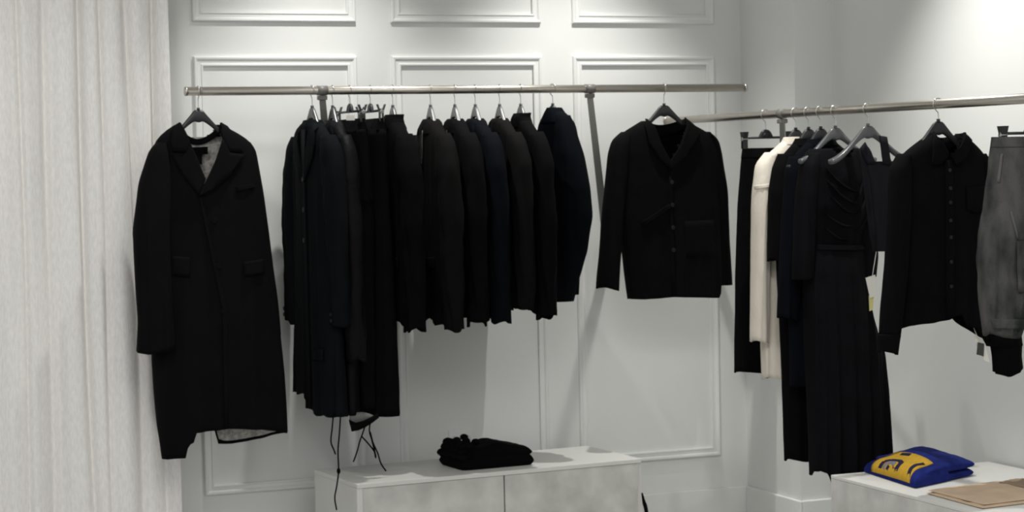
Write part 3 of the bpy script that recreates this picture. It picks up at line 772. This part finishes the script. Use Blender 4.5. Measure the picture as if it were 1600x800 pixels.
def gathered_dress():
    h, y = r2hang(1305, 'grey-armed hanger inside the gathered-bust dress on the right rail', HANGG, half=0.15, fall=0.105)
    fr = Frame(X2, y, 0.0); zb = fr.loc(1320, 740)[1]
    t = thing('dress', 'black maxi dress with gathered bust and full skirt facing out on the right rail', 'dress', (X2, y, zb), 0, GR2); off = (0, 0, -zb)
    P = fr.poly
    bod = Loft(fr.rows([(232, 1266, 1340, 0.035), (244, 1256, 1346, 0.045), (270, 1251, 1350, 0.055), (320, 1252, 1354, 0.06), (355, 1256, 1353, 0.052), (375, 1260, 1350, 0.045), (390, 1263, 1349, 0.042)]), seed=92, fold=0.003, lam=0.05, wrinkle=0.006)
    neck = P([(1284, 224), (1300, 242), (1318, 246), (1334, 224)])
    bod.build('bodice', SILK, t, off, cut=neck)
    sk = Loft(fr.rows([(384, 1262, 1350, 0.05), (420, 1259, 1350, 0.065), (470, 1259, 1354, 0.075), (550, 1262, 1376, 0.085), (650, 1266, 1385, 0.09), (738, 1268, 1390, 0.095)]), seed=93, fold=0.016, lam=0.055, n=2.3, wrinkle=0.003,
              hem_front=fr.hem([(1268, 732), (1282, 738), (1284, 751), (1296, 751), (1297, 737), (1340, 744), (1390, 744)]), top_still=0.0, seg=110, res=60)
    sk.build('skirt', SILK, t, off, cap=True)
    # gathers: drawn-up ridges sweeping from the centre of the bust
    for k, (p, q) in enumerate([((1278, 262), (1330, 300)), ((1280, 282), (1328, 318)), ((1284, 304), (1326, 332)), ((1345, 262), (1318, 322)), ((1350, 290), (1320, 340)), ((1276, 330), (1322, 352)), ((1352, 320), (1322, 362)), ((1275, 352), (1320, 372))]):
        pts = []
        for j in range(9):
            s = j/8; px = p[0]+(q[0]-p[0])*s; py = p[1]+(q[1]-p[1])*s + 9*math.sin(math.pi*s)
            x, z = fr.loc(px, py); pts.append((x, bod.front(x, z)-0.002, z-zb))
        bm = bmesh.new(); add_tube(bm, smooth_path(pts, 3), [0.001 + 0.0045*math.sin(math.pi*min(1, i/24)) for i in range(25)], 8)
        from_bm('gather', bm, SILK, t)
    sk.patch('waist_seam', SILK, t, off, P([(1262, 382), (1350, 383), (1350, 391), (1262, 390)]), lift=0.004, thick=0.006)
    sr = Loft(fr.rows([(238, 1328, 1346, 0.03, 0.0), (256, 1326, 1354, 0.042, 0.0), (300, 1332, 1362, 0.045, 0.0), (400, 1340, 1369, 0.042, 0.0), (432, 1340, 1366, 0.04, 0.0)]), seed=94, fold=0.004, lam=0.04, n=2.2)
    sr.build('sleeve', SILK, t, off, cap=True)
    sl = Loft(fr.rows([(238, 1262, 1280, 0.03, -0.005), (256, 1250, 1278, 0.042, -0.01), (300, 1243, 1272, 0.045, -0.015), (400, 1236, 1264, 0.042, -0.02), (436, 1236, 1262, 0.04, -0.02)]), seed=95, fold=0.004, lam=0.04, n=2.2)
    sl.build('sleeve', SILK, t, off, cap=True)
gathered_dress()

def camisole():
    y = on_rail2(1356); fr = Frame(X2, y, 0.0)
    hh, _ = r2hang(1356, 'grey-armed hanger of the strappy camisole, arms showing above its straps', HANGG, half=0.155, fall=0.110, drop=0.058, th1=0.020)
    zb = fr.loc(1372, 392)[1]
    t = thing('camisole', 'charcoal strappy camisole between the gathered dress and the buttoned shirt', 'camisole', (X2, y, zb), 0, GR2); off = (0, 0, -zb)
    P = fr.poly
    bd = Loft(fr.rows([(252, 1352, 1398, 0.02), (262, 1350, 1404, 0.026), (300, 1355, 1410, 0.035), (350, 1360, 1412, 0.035), (392, 1366, 1414, 0.035)]), seed=96, fold=0.004, lam=0.06)
    bd.build('body', CHARC, t, off)
    for pts in ([(1341, 232), (1349, 222), (1356, 236), (1362, 256), (1352, 256)], [(1368, 212), (1379, 214), (1386, 258), (1373, 256)]):
        bd.patch('strap', CHARC, t, off, P(pts), lift=0.006, thick=0.006, cuts=3)
    bd.patch('side_panel', CHARC, t, off, P([(1341, 232), (1352, 252), (1366, 390), (1360, 392), (1346, 290)]), lift=0.004, thick=0.004, cuts=3)
    # swing tags hanging by a cord at the side
    for nm, pts, m, yy in (('swing_tag', [(1350, 434), (1365, 429), (1365, 462), (1357, 466)], TAGW, -0.01), ('swing_tag', [(1356, 462), (1364, 460), (1362, 484), (1357, 486)], TAGY, -0.006)):
        bm = bmesh.new(); bm.faces.new([bm.verts.new((fr.loc(*p)[0], yy, fr.loc(*p)[1])) for p in pts])
        solidify(from_bm(nm, bm, m, t, smooth=False, off=off), 0.0015)
    A = fr.loc(1368, 385); B = fr.loc(1360, 432)
    tube('tag_cord', TAGW, [(A[0], -0.01, A[1]-zb), (B[0], -0.012, B[1]-zb)], 0.0012, t, 6)
camisole()

def shirt():
    h, y = r2hang(1466, 'black hanger inside the buttoned shirt on the right rail', HANG, half=0.145, fall=0.115, drop=0.055, th1=0.016)
    fr = Frame(X2, y, 0.0); zb = fr.loc(1450, 508)[1]
    t = thing('shirt', 'black buttoned shirt with pointed collar facing out on the right rail', 'shirt', (X2, y, zb), 0, GR2); off = (0, 0, -zb)
    P = fr.poly
    body = Loft(fr.rows([(209, 1452, 1500, 0.032), (218, 1440, 1512, 0.04), (228, 1426, 1523, 0.044), (240, 1411, 1534, 0.046), (256, 1401, 1542, 0.05), (300, 1398, 1543, 0.056), (400, 1395, 1541, 0.06), (505, 1392, 1541, 0.062)]), seed=101, fold=0.008, lam=0.10, res=60, seg=104, top_still=0.3,
                hem_front=fr.hem([(1392, 515), (1410, 508), (1440, 503), (1468, 498), (1478, 491), (1488, 491), (1494, 507), (1512, 512), (1530, 524), (1541, 538)]),
                hem_back=fr.hem([(1392, 505), (1468, 490), (1488, 488), (1541, 530)]))
    vn = P([(1452, 200), (1462, 234), (1471, 247), (1484, 232), (1500, 200)])
    body.build('body', BLACK, t, off, cut=vn, cutb=P([(1446, 200), (1454, 212), (1466, 218), (1478, 219), (1490, 217), (1500, 211), (1506, 200)]))
    sl = Loft(fr.rows([(240, 1404, 1418, 0.03, -0.005), (262, 1391, 1418, 0.042, -0.01), (330, 1385, 1414, 0.048, -0.02), (420, 1378, 1406, 0.046, -0.03), (500, 1369, 1396, 0.042, -0.035), (522, 1367, 1394, 0.040, -0.035)]), seed=102, fold=0.004, lam=0.05, n=2.2)
    so = sl.build('sleeve', BLACK, t, off, cap=True)
    cf = Loft(fr.rows([(520, 1366, 1394, 0.043, -0.035), (549, 1365, 1389, 0.040, -0.035)]), seed=103, fold=0.002, lam=0.05, n=2.2, res=10, hem_front=fr.hem([(1365, 547), (1389, 553)])); cf.build('cuff', BLACK, so, off)
    sr = Loft(fr.rows([(240, 1526, 1536, 0.03, 0.0), (258, 1522, 1549, 0.042, 0.0), (350, 1524, 1562, 0.048, 0.0), (450, 1524, 1580, 0.05, 0.0), (515, 1530, 1591, 0.05, 0.0), (540, 1546, 1594, 0.045, 0.0)]), seed=104, fold=0.005, lam=0.05, n=2.2, wrinkle=0.005)
    so = sr.build('sleeve', BLACK, t, off, cap=True)
    cf = Loft(fr.rows([(536, 1550, 1594, 0.043, 0.0), (556, 1553, 1593, 0.042, 0.0), (580, 1554, 1595, 0.042, 0.0)]), seed=105, fold=0.003, lam=0.03, n=2.2, res=10, hem_front=fr.hem([(1554, 584), (1566, 588), (1580, 582), (1595, 572)])); cf.build('cuff', BLACK, so, off)
    body.patch('collar', BLACK, t, off, P([(1453, 206), (1446, 222), (1440, 257), (1455, 256), (1468, 243), (1460, 232), (1455, 216)]), lift=0.010, thick=0.006)
    body.patch('collar', BLACK, t, off, P([(1500, 207), (1507, 220), (1494, 244), (1477, 259), (1470, 244), (1484, 231), (1494, 214)]), lift=0.012, thick=0.006)
    bm = bmesh.new(); g = []
    for i in range(21):
        s = i/20; px = 1452+50*s; dip = 1-(2*s-1)**2
        A = fr.loc(px, 207+8*dip); B = fr.loc(px, 222+14*dip); yy = -0.025+0.055*dip**0.6
        g.append([bm.verts.new((A[0], yy, A[1])), bm.verts.new((B[0], yy-0.004, B[1]))])
    for i in range(20): bm.faces.new((g[i][0], g[i+1][0], g[i+1][1], g[i][1]))
    solidify(from_bm('collar_stand', bm, BLACK, t, off=off), 0.005)
    body.patch('placket', BLACK, t, off, P([(1462, 250), (1474, 250), (1474, 494), (1461, 496)]), lift=0.004, thick=0.004)
    body.patch('chest_pocket', BLACK, t, off, P([(1494, 293), (1525, 290), (1526, 326), (1510, 334), (1495, 328)]), lift=0.003, thick=0.003)
    for py in (266, 294, 316, 344, 370, 408, 446):
        x, z = fr.loc(1467.5, py)
        disc('button', BUTTON, (x, body.front(x, z)-0.008, z-zb), 0.006, 0.004, t)
    # swing tags below the hem
    for nm, pts, m, yy in (('swing_tag', [(1516, 524), (1530, 530), (1541, 566), (1532, 562), (1520, 540)], TAGW, -0.02), ('swing_tag', [(1521, 534), (1531, 536), (1530, 556), (1519, 553)], TAGK, -0.024)):
        bm = bmesh.new(); bm.faces.new([bm.verts.new((fr.loc(*p)[0], yy, fr.loc(*p)[1])) for p in pts])
        solidify(from_bm(nm, bm, m, t, smooth=False, off=off), 0.0015)
    A = fr.loc(1516, 512); B = fr.loc(1524, 534)
    tube('tag_cord', TAGW, [(A[0], -0.02, A[1]-zb), (B[0], -0.022, B[1]-zb)], 0.0012, t, 6)
shirt()

def grey_trousers():
    y = on_rail2(1600); y = y + 0.0
    yh = on_rail2(1612); fr = Frame(X2, yh, 0.0)
    zbar = fr.loc(1600, 208)[1]; xl = fr.loc(1567, 208)[0]
    make_clip_hanger('black clip hanger holding the grey denim trousers at the right edge', (X2, yh, Z2), 0.0, drop=Z2-zbar, half=-xl, group=HGRP2)
    zb = fr.loc(1565, 524)[1]
    t = thing('trousers', 'washed grey denim trousers clipped at the near end of the right rail', 'trousers', (X2, yh, zb), 0, GR2); off = (0, 0, -zb)
    P = fr.poly
    hip = Loft(fr.rows([(216, 1549, 1674, 0.012), (232, 1548, 1676, 0.030), (290, 1543, 1682, 0.045), (320, 1539, 1686, 0.052), (352, 1535, 1691, 0.056)]), seed=111, fold=0.004, lam=0.09, wrinkle=0.007)
    hip.build('hip', DENIM, t, off)
    wb = Loft(fr.rows([(213, 1549, 1674, 0.014), (229, 1548, 1676, 0.032)]), seed=112, fold=0.002, res=8); wb.build('waistband', DENIM, t, off)
    for rows_, sd in (([(310, 1542, 1610, 0.040), (345, 1536, 1612, 0.054), (365, 1533, 1612, 0.060), (400, 1531, 1604, 0.062), (470, 1534, 1599, 0.058), (505, 1536, 1598, 0.054), (524, 1541, 1592, 0.046)], 113),
                      ([(310, 1614, 1684, 0.040), (345, 1612, 1690, 0.054), (365, 1613, 1692, 0.060), (400, 1620, 1694, 0.062), (470, 1626, 1690, 0.058), (505, 1627, 1688, 0.054), (524, 1633, 1683, 0.046)], 114)):
        lg = Loft(fr.rows(rows_), seed=sd, fold=0.007, lam=0.05, n=2.2, wrinkle=0.010, hem_front=fr.hem([(1541, 520), (1555, 526), (1575, 528), (1592, 524), (1633, 522), (1683, 522)]))
        lo = lg.build('leg', DENIM, t, off, cap=True)
        c = 0 if sd == 113 else 92
        lg.patch('side_seam', DENIMS, lo, off, P([(1562+c, 330), (1565+c, 330), (1570+c, 372), (1567+c, 372)]), lift=0.003, thick=0.003, cuts=3)
        lg.patch('cargo_pocket', DENIM, lo, off, P([(1567+c, 376), (1602+c, 372), (1600+c, 450), (1572+c, 455)]), lift=0.005, thick=0.006, cuts=5)
        lg.patch('hem_band', DENIM, lo, off, P([(1537+c, 497), (1597+c, 497), (1596+c, 512), (1540+c, 512)]), lift=0.004, thick=0.006, cuts=5)
    hip.patch('fly_seam', DENIMS, t, off, P([(1606, 232), (1609, 232), (1611, 318), (1608, 318)]), lift=0.003, thick=0.003)
    hip.patch('pocket_edge', DENIMS, t, off, P([(1556, 240), (1559, 240), (1552, 285), (1549, 285)]), lift=0.003, thick=0.003)
grey_trousers()

# ================================================================== BENCHES
def bench_main():
    zt = 0.49
    ang = math.radians(6.2)
    fl = on_z(558, 757, zt)
    frc = on_z(1002, 716.5, zt)
    ang = math.atan2(frc.y-fl.y, frc.x-fl.x); Wd = (frc-fl).length; D = 0.43
    t = thing('display_bench', 'low concrete-fronted display bench with white top under the packed clothes', 'bench', (fl.x, fl.y, 0), ang)
    box('top', WHITE, 0, Wd, 0.0, D, zt-0.016, zt, t, 0.002)
    box('end_panel', WHITE, 0, 0.022, 0.004, D, 0, zt-0.016, t, 0.001)
    box('end_panel', WHITE, Wd-0.018, Wd, 0.004, D, 0, zt-0.016, t, 0.001)
    box('back_panel', WHITE, 0.022, Wd-0.018, D-0.018, D, 0, zt-0.016, t)
    box('inner_frame', GAPM, 0.022, Wd-0.018, 0.03, 0.05, 0, zt-0.016, t)
    # join between the two fronts
    g = on_z(792, 737, zt); xg = (Vector((g.x, g.y, 0)) - Vector((fl.x, fl.y, 0))).dot(Vector((math.cos(ang), math.sin(ang), 0)))
    box('front_panel', CONC, 0.0225, xg-0.003, 0.004, 0.028, 0.0, zt-0.017, t, 0.0015)
    box('front_panel', CONC, xg+0.003, Wd-0.001, 0.004, 0.028, 0.0, zt-0.017, t, 0.0015)
    return zt, ang
ZB1, ANG1 = bench_main()

def bench_right():
    zt = 0.53
    c = on_z(1298, 742, zt)
    t = thing('display_bench', 'pale concrete display bench along the right wall holding folded knitwear', 'bench', (c.x, c.y, 0), 0)
    wd = XR - 0.016 - c.x; ln = 2.2
    box('top', WHITE, 0, wd, -ln, 0, zt-0.012, zt, t, 0.002)
    box('front_panel', CONC, 0.0, 0.02, -ln, 0, 0, zt-0.0125, t, 0.0015)
    box('end_panel', CONC, 0.02, wd, -0.02, 0, 0, zt-0.0125, t, 0.0015)
    box('end_panel', CONC, 0.02, wd, -ln, -ln+0.02, 0, zt-0.0125, t, 0.0015)
    return zt
ZB2 = bench_right()

# ------------------------------------------------------------------ folded clothes
def pillow(bm, cx, cy, z0, hx, hy, h, rot=0.0, px=3.2, hfun=None, seed=0, wr=0.003, nx=56, ny=40):
    """a soft slab: flat below, rounded edges, height varied by hfun(s,t)"""
    ca, sa = math.cos(rot), math.sin(rot); tops = []; bots = []
    for j in range(ny+1):
        rt, rb = [], []
        for i in range(nx+1):
            s = math.sin(math.pi/2*(-1+2*i/nx)); t = math.sin(math.pi/2*(-1+2*j/ny))
            e = (max(0, 1-abs(s)**px)*max(0, 1-abs(t)**px))**(1/2.4)
            hh = h*(hfun(s, t) if hfun else 1.0)
            nz = wr*noise.noise(Vector((s*5+seed, t*5, seed*1.3)))
            x, y = hx*s, hy*t
            X = cx + ca*x - sa*y; Y = cy + sa*x + ca*y
            rt.append(bm.verts.new((X, Y, z0 + hh*0.35 + (hh*0.65+nz)*e)))
            if i in (0, nx) or j in (0, ny): rb.append(rt[-1])
            else: rb.append(bm.verts.new((X, Y, z0 + hh*0.35*(1-min(1, e*1.6)))))
        tops.append(rt); bots.append(rb)
    for j in range(ny):
        for i in range(nx):
            bm.faces.new((tops[j][i], tops[j][i+1], tops[j+1][i+1], tops[j+1][i]))
            f = (bots[j][i], bots[j+1][i], bots[j+1][i+1], bots[j][i+1])
            try: bm.faces.new(f)
            except ValueError: pass

def folded_black():
    c = on_z(760, 726, ZB1); 
    t = thing('folded_trousers', 'folded black trousers with gathered waistband lying on the long bench', 'trousers', (c.x, c.y, ZB1), math.radians(4))
    bm = bmesh.new(); pillow(bm, 0.0, 0, 0, 0.146, 0.105, 0.050, 0.0, hfun=lambda s, q: 1.0+0.06*math.sin(3*s), seed=1, px=9); from_bm('lower_fold', bm, BLACK, t)
    bm = bmesh.new(); pillow(bm, 0.004, 0.008, 0.036, 0.143, 0.100, 0.052, math.radians(-2), hfun=lambda s, q: 0.72+0.32*math.exp(-((s-0.15)/0.35)**2) - 0.1*max(0, s-0.4), seed=5, px=8); from_bm('upper_fold', bm, BLACK, t)
    # gathered waistband: bunched ruffles at the left end
    bm = bmesh.new()
    N = 90
    for lay in range(3):
        rings = []
        for i in range(N+1):
            s = i/N; y = -0.10 + 0.20*s
            xr_ = -0.112 - 0.010*lay + 0.010*math.sin(s*40+lay) + 0.012*math.sin(math.pi*s)*-1
            zc = 0.078 - 0.018*lay + 0.010*abs(math.sin(s*22+lay*1.3))
            ring = []
            for k in range(8):
                an = 2*math.pi*k/8
                ring.append(bm.verts.new((xr_ + 0.016*math.cos(an), y, zc + 0.013*math.sin(an))))
            rings.append(ring)
        for i in range(N):
            for k in range(8):
                bm.faces.new((rings[i][k], rings[i][(k+1) % 8], rings[i+1][(k+1) % 8], rings[i+1][k]))
        bm.faces.new(rings[0]); bm.faces.new(rings[-1][::-1])
    for (x, y, z) in ((-0.09, -0.02, 0.098), (-0.075, 0.03, 0.105), (-0.118, 0.0, 0.10), (-0.06, -0.04, 0.094)):
        bmesh.ops.create_icosphere(bm, subdivisions=2, radius=0.014, matrix=Matrix.Translation((x, y, z)) @ Matrix.Diagonal((1.1, 1.5, 0.9, 1)))
    from_bm('gathered_waistband', bm, BLACK, t)
folded_black()

def blue_sweater():
    c = on_z(1432, 745, ZB2)
    t = thing('folded_sweater', 'folded royal blue sweater with yellow lettered panel on the right bench', 'sweater', (c.x, c.y, ZB2), 0.0)
    inv = Matrix.Translation(t.location).inverted()
    # footprint corners read on the bench top
    pc = [inv @ on_z(px, py, ZB2) for px, py in ((1350, 738), (1430, 764), (1522, 744), (1440, 722))]
    def bil(s, q):
        s = (s+1)/2; q = (q+1)/2
        return pc[0]*(1-s)*(1-q) + pc[1]*s*(1-q) + pc[2]*s*q + pc[3]*(1-s)*q
    # s runs along the lettered front edge, q runs back along the sleeve fold
    PW = 7
    def hgt(s, q):
        base = 0.056 + 0.006*math.sin(2.0*s+0.5)
        base += 0.022*math.exp(-((s+0.1)/0.9)**2 - ((q+0.05)/0.30)**2)
        return base
    def surf(s, q, lift=0.0):
        e = (max(0, 1-abs(s)**PW)*max(0, 1-abs(q)**PW))**(1/2.2)
        p = bil(s, q); h = hgt(s, q)
        # the cloth bulges past its footprint halfway up, as a rounded fold
        c = bil(0, 0); k = 1.0 + 0.03*math.sin(math.pi*min(1, e))
        return Vector((c.x+(p.x-c.x)*k, c.y+(p.y-c.y)*k, h*0.12 + h*0.88*e + lift))
    def layer(name, smin, smax, qmin, qmax, f, z0, sd):
        bm = bmesh.new(); N = 56; T = []; B = []
        for j in range(N+1):
            a_, b_ = [], []
            for i in range(N+1):
                s = math.sin(math.pi/2*(-1+2*i/N)); q = math.sin(math.pi/2*(-1+2*j/N))
                S = smin+(smax-smin)*(s+1)/2; Q = qmin+(qmax-qmin)*(q+1)/2
                e = (max(0, 1-abs(s)**PW)*max(0, 1-abs(q)**PW))**(1/2.2)
                c = bil((smin+smax)/2, (qmin+qmax)/2); p = bil(S, Q); k = 1.0 + 0.03*math.sin(math.pi*min(1, e))
                h = f(S, Q); nz = 0.003*noise.noise(Vector((s*3.5, q*3.5, sd)))*e
                x, y = c.x+(p.x-c.x)*k, c.y+(p.y-c.y)*k
                v = bm.verts.new((x, y, z0 + h*0.40 + h*0.60*e + nz)); a_.append(v)
                if i in (0, N) or j in (0, N): b_.append(v)
                else: b_.append(bm.verts.new((x, y, z0 + h*0.40*(1-min(1, e*1.3)))))
            T.append(a_); B.append(b_)
        for j in range(N):
            for i in range(N):
                bm.faces.new((T[j][i], T[j][i+1], T[j+1][i+1], T[j+1][i]))
                try: bm.faces.new((B[j][i], B[j+1][i], B[j+1][i+1], B[j][i+1]))
                except ValueError: pass
        return from_bm(name, bm, BLUE, t)
    bm = bmesh.new(); N = 60; T = []; B = []
    for j in range(N+1):
        a_, b_ = [], []
        for i in range(N+1):
            s = math.sin(math.pi/2*(-1+2*i/N)); q = -1 + 1.15*(math.sin(math.pi/2*(-1+2*j/N))+1)/2
            qq = -1 + 2*(q+1)/1.15
            e = (max(0, 1-abs(s)**PW)*max(0, 1-abs(q if q < 0 else qq)**PW))**(1/2.2)
            p = surf(s, q) if q < 0 else surf(s, q)
            if qq > 0.8: p.z *= max(0.0, (1-((qq-0.8)/0.2)**3))**0.5*0.8+0.2
            v = bm.verts.new(p); a_.append(v)
            if i in (0, N) or j in (0, N): b_.append(v)
            else: b_.append(bm.verts.new((p.x, p.y, hgt(s, q)*0.12*(1-min(1, e*1.4)))))
        T.append(a_); B.append(b_)
    for j in range(N):
        for i in range(N):
            bm.faces.new((T[j][i], T[j][i+1], T[j+1][i+1], T[j+1][i]))
            try: bm.faces.new((B[j][i], B[j+1][i], B[j+1][i+1], B[j][i+1]))
            except ValueError: pass
    from_bm('body', bm, BLUE, t)
    layer('lower_fold', -0.98, 0.98, -0.55, 1.0, lambda s, q: 0.030, 0.0, 3.0)
    layer('folded_sleeve', -0.99, 0.98, -0.60, 1.04, lambda s, q: 0.034+0.006*math.sin(3*q+s), 0.027, 8.0)
    # sleeve folded over the right end
    def ell(name, m, s0, s1, q0, q1, lift, th, parent):
        bm = bmesh.new(); g = []
        for j in range(17):
            row = []
            for i in range(17):
                s = s0+(s1-s0)*i/16; q = q0+(q1-q0)*(j/16)**2.2
                row.append(bm.verts.new(surf(s, q, lift)))
            g.append(row)
        for j in range(16):
            for i in range(16): bm.faces.new((g[j][i], g[j][i+1], g[j+1][i+1], g[j+1][i]))
        return solidify(from_bm(name, bm, m, parent), th, 0)
    pan = ell('lettered_panel', YELLOW, -0.66, 0.80, -0.9990, -0.22, 0.0012, 0.003, t)
    # blocky dark-outlined letters knitted into the yellow panel
    def stroke(pts, w, m, lift, nm):
        bm = bmesh.new()
        for (p, q) in zip(pts[:-1], pts[1:]):
            d = Vector((q[0]-p[0], q[1]-p[1])); n_ = Vector((-d.y, d.x)).normalized()*w
            K = 8; prev = None
            for k in range(K+1):
                c0 = Vector(p) + d*(-0.03+1.06*k/K)
                A = bm.verts.new(surf(max(-0.99, min(0.99, c0.x+n_.x)), max(-0.99, min(0.99, c0.y+n_.y)), lift)); B_ = bm.verts.new(surf(max(-0.99, min(0.99, c0.x-n_.x)), max(-0.99, min(0.99, c0.y-n_.y)), lift))
                if prev: bm.faces.new((prev[0], A, B_, prev[1]))
                prev = (A, B_)
        return solidify(from_bm(nm, bm, m, pan), 0.0015, 0)
    ring = [(-0.34, -0.985), (-0.34, -0.84), (-0.24, -0.72), (0.06, -0.68), (0.22, -0.76), (0.26, -0.985), (0.10, -0.992), (0.04, -0.94)]
    stroke(ring, 0.062, NAVYL, 0.0035, 'letter')
    stroke([(-0.20, -0.97), (-0.18, -0.86), (-0.02, -0.81), (0.08, -0.87)], 0.05, LAVL, 0.0036, 'letter')
    stroke([(-0.08, -0.98), (-0.06, -0.92)], 0.045, NAVYL, 0.0040, 'letter')
    stroke([(-0.30, -0.32), (0.02, -0.30)], 0.05, NAVYL, 0.0035, 'letter')
    stroke([(0.74, -0.99), (0.68, -0.85), (0.66, -0.65), (0.72, -0.45)], 0.05, NAVYL, 0.0035, 'letter')
blue_sweater()

def beige_garment():
    c = on_z(1545, 772, ZB2)
    t = thing('folded_trousers', 'flat folded beige cotton trousers at the right end of the bench', 'trousers', (c.x, c.y, ZB2), 0.0)
    inv = Matrix.Translation(t.location).inverted()
    def slab(name, m, pix, z0, h, seed):
        pc = [inv @ on_z(px, py, ZB2) for px, py in pix]
        bm = bmesh.new(); N = 36; T = []; B = []
        for j in range(N+1):
            a_, b_ = [], []
            for i in range(N+1):
                s = math.sin(math.pi/2*(-1+2*i/N)); q = math.sin(math.pi/2*(-1+2*j/N)); S = (s+1)/2; Q = (q+1)/2
                p = pc[0]*(1-S)*(1-Q) + pc[1]*S*(1-Q) + pc[2]*S*Q + pc[3]*(1-S)*Q
                e = (max(0, 1-abs(s)**6)*max(0, 1-abs(q)**6))**(1/2.2)
                v = bm.verts.new((p.x, p.y, z0 + h*0.4 + (h*0.6 + 0.004*noise.noise(Vector((s*3, q*3, seed))))*e)); a_.append(v)
                b_.append(v if (i in (0, N) or j in (0, N)) else bm.verts.new((p.x, p.y, z0 + h*0.4*(1-min(1, e*1.6)))))
            T.append(a_); B.append(b_)
        for j in range(N):
            for i in range(N):
                bm.faces.new((T[j][i], T[j][i+1], T[j+1][i+1], T[j+1][i]))
                try: bm.faces.new((B[j][i], B[j+1][i], B[j+1][i+1], B[j][i+1]))
                except ValueError: pass
        from_bm(name, bm, m, t)
    slab('lower_fold', BEIGE, ((1447, 772), (1535, 796), (1650, 782), (1560, 757)), 0.0, 0.009, 3)
    slab('upper_fold', BEIGE, ((1449, 771), (1537, 794), (1650, 780), (1562, 757)), 0.0065, 0.010, 7)
    slab('waistband', BEIGED, ((1560, 762), (1600, 770), (1640, 765), (1590, 756)), 0.0150, 0.006, 9)
beige_garment()

# ------------------------------------------------------------------ wall socket and cable
def socket():
    A = on_y(700, 673, YW); B = on_y(738, 700, YW)
    xc, zc = (A.x+B.x)/2, (A.z+B.z)/2; hw = (B.x-A.x)/2; hh = 0.042
    t = thing('wall_socket', 'white double wall socket just above the folded black trousers', 'socket', (xc, YW, zc))
    o = box('plate', TRIM, -hw, hw, -0.010, 0, -hh, hh, t, 0.004)
    for s in (-1, 1):
        bm = bmesh.new(); add_tube(bm, [(s*hw*0.5, -0.0125, 0), (s*hw*0.5, -0.009, 0)], 0.017, 20); f = from_bm('outlet', bm, WHITE, t, smooth=False)
        for q in (-1, 1):
            bm = bmesh.new(); add_tube(bm, [(s*hw*0.5+q*0.006, -0.0132, 0), (s*hw*0.5+q*0.006, -0.0120, 0)], 0.0022, 8); from_bm('pin_hole', bm, GAPM, f, smooth=False)
socket()
def strap_end():
    pts = [on_y(1003, 770, 7.20), on_y(1006, 784, 7.19), on_y(1010, 800, 7.18), on_y(1018, 860, 7.16)]
    P = smooth_path(pts + [Vector((pts[-1].x+0.02, 7.15, 0.008))], 6)
    bm = bmesh.new(); add_tube(bm, P, [0.003+0.005*min(1, i/8) for i in range(len(P))], 8)
    o = from_bm('cable', bm, BLACK); tag(o, 'short black cable leaning beside the right end of the long bench', 'cable')
strap_end()

# ================================================================== LIGHT
def spot(loc, target, power, size, blend, radius=0.03, col=(1, 0.985, 0.95)):
    l = bpy.data.lights.new('ceiling_or_fill_spot', 'SPOT'); l.energy = power; l.spot_size = math.radians(size); l.spot_blend = blend; l.shadow_soft_size = radius; l.color = col
    o = bpy.data.objects.new('ceiling_or_fill_spot', l); COL.objects.link(o); o.location = loc
    o.rotation_euler = (Vector(target) - Vector(loc)).to_track_quat('-Z', 'Y').to_euler()
    return o
spot((3.30, 7.08, 3.02), (3.26, 7.34, 0.8), 92, 78, 0.85, 0.018)
spot((2.25, 7.08, 3.02), (2.25, 7.34, 0.8), 80, 78, 0.85, 0.018)
spot((3.55, 6.10, 3.02), (4.0, 6.00, 0.9), 100, 80, 0.85, 0.018)
spot((0.8, 5.5, 3.0), (1.15, 7.5, 1.2), 78, 66, 0.9, 0.2)  # soft fill spot, added to brighten the curtain
spot((2.3, 4.0, 3.0), (3.9, 5.9, 0.6), 60, 60, 0.9, 0.15)  # added fill spot, lifts the right bench, its clothes and the wall behind
al = bpy.data.lights.new('fill_area', 'AREA'); al.energy = 55; al.size = 2.5; al.color = (1, 0.985, 0.955)  # unseen area light, added overhead as broad fill
ao = bpy.data.objects.new('fill_area', al); COL.objects.link(ao); ao.location = (1.5, 3.5, 2.9)
wd = bpy.data.worlds.new('world'); scn.world = wd; wd.use_nodes = True
wd.node_tree.nodes['Background'].inputs['Color'].default_value = (0.97, 0.985, 1.0, 1)
wd.node_tree.nodes['Background'].inputs['Strength'].default_value = 0.60

scn.view_settings.view_transform = 'Standard'
scn.view_settings.look = 'None'
scn.view_settings.gamma = 1.0
scn.view_settings.exposure = 0.16
scn.view_settings.use_curve_mapping = False
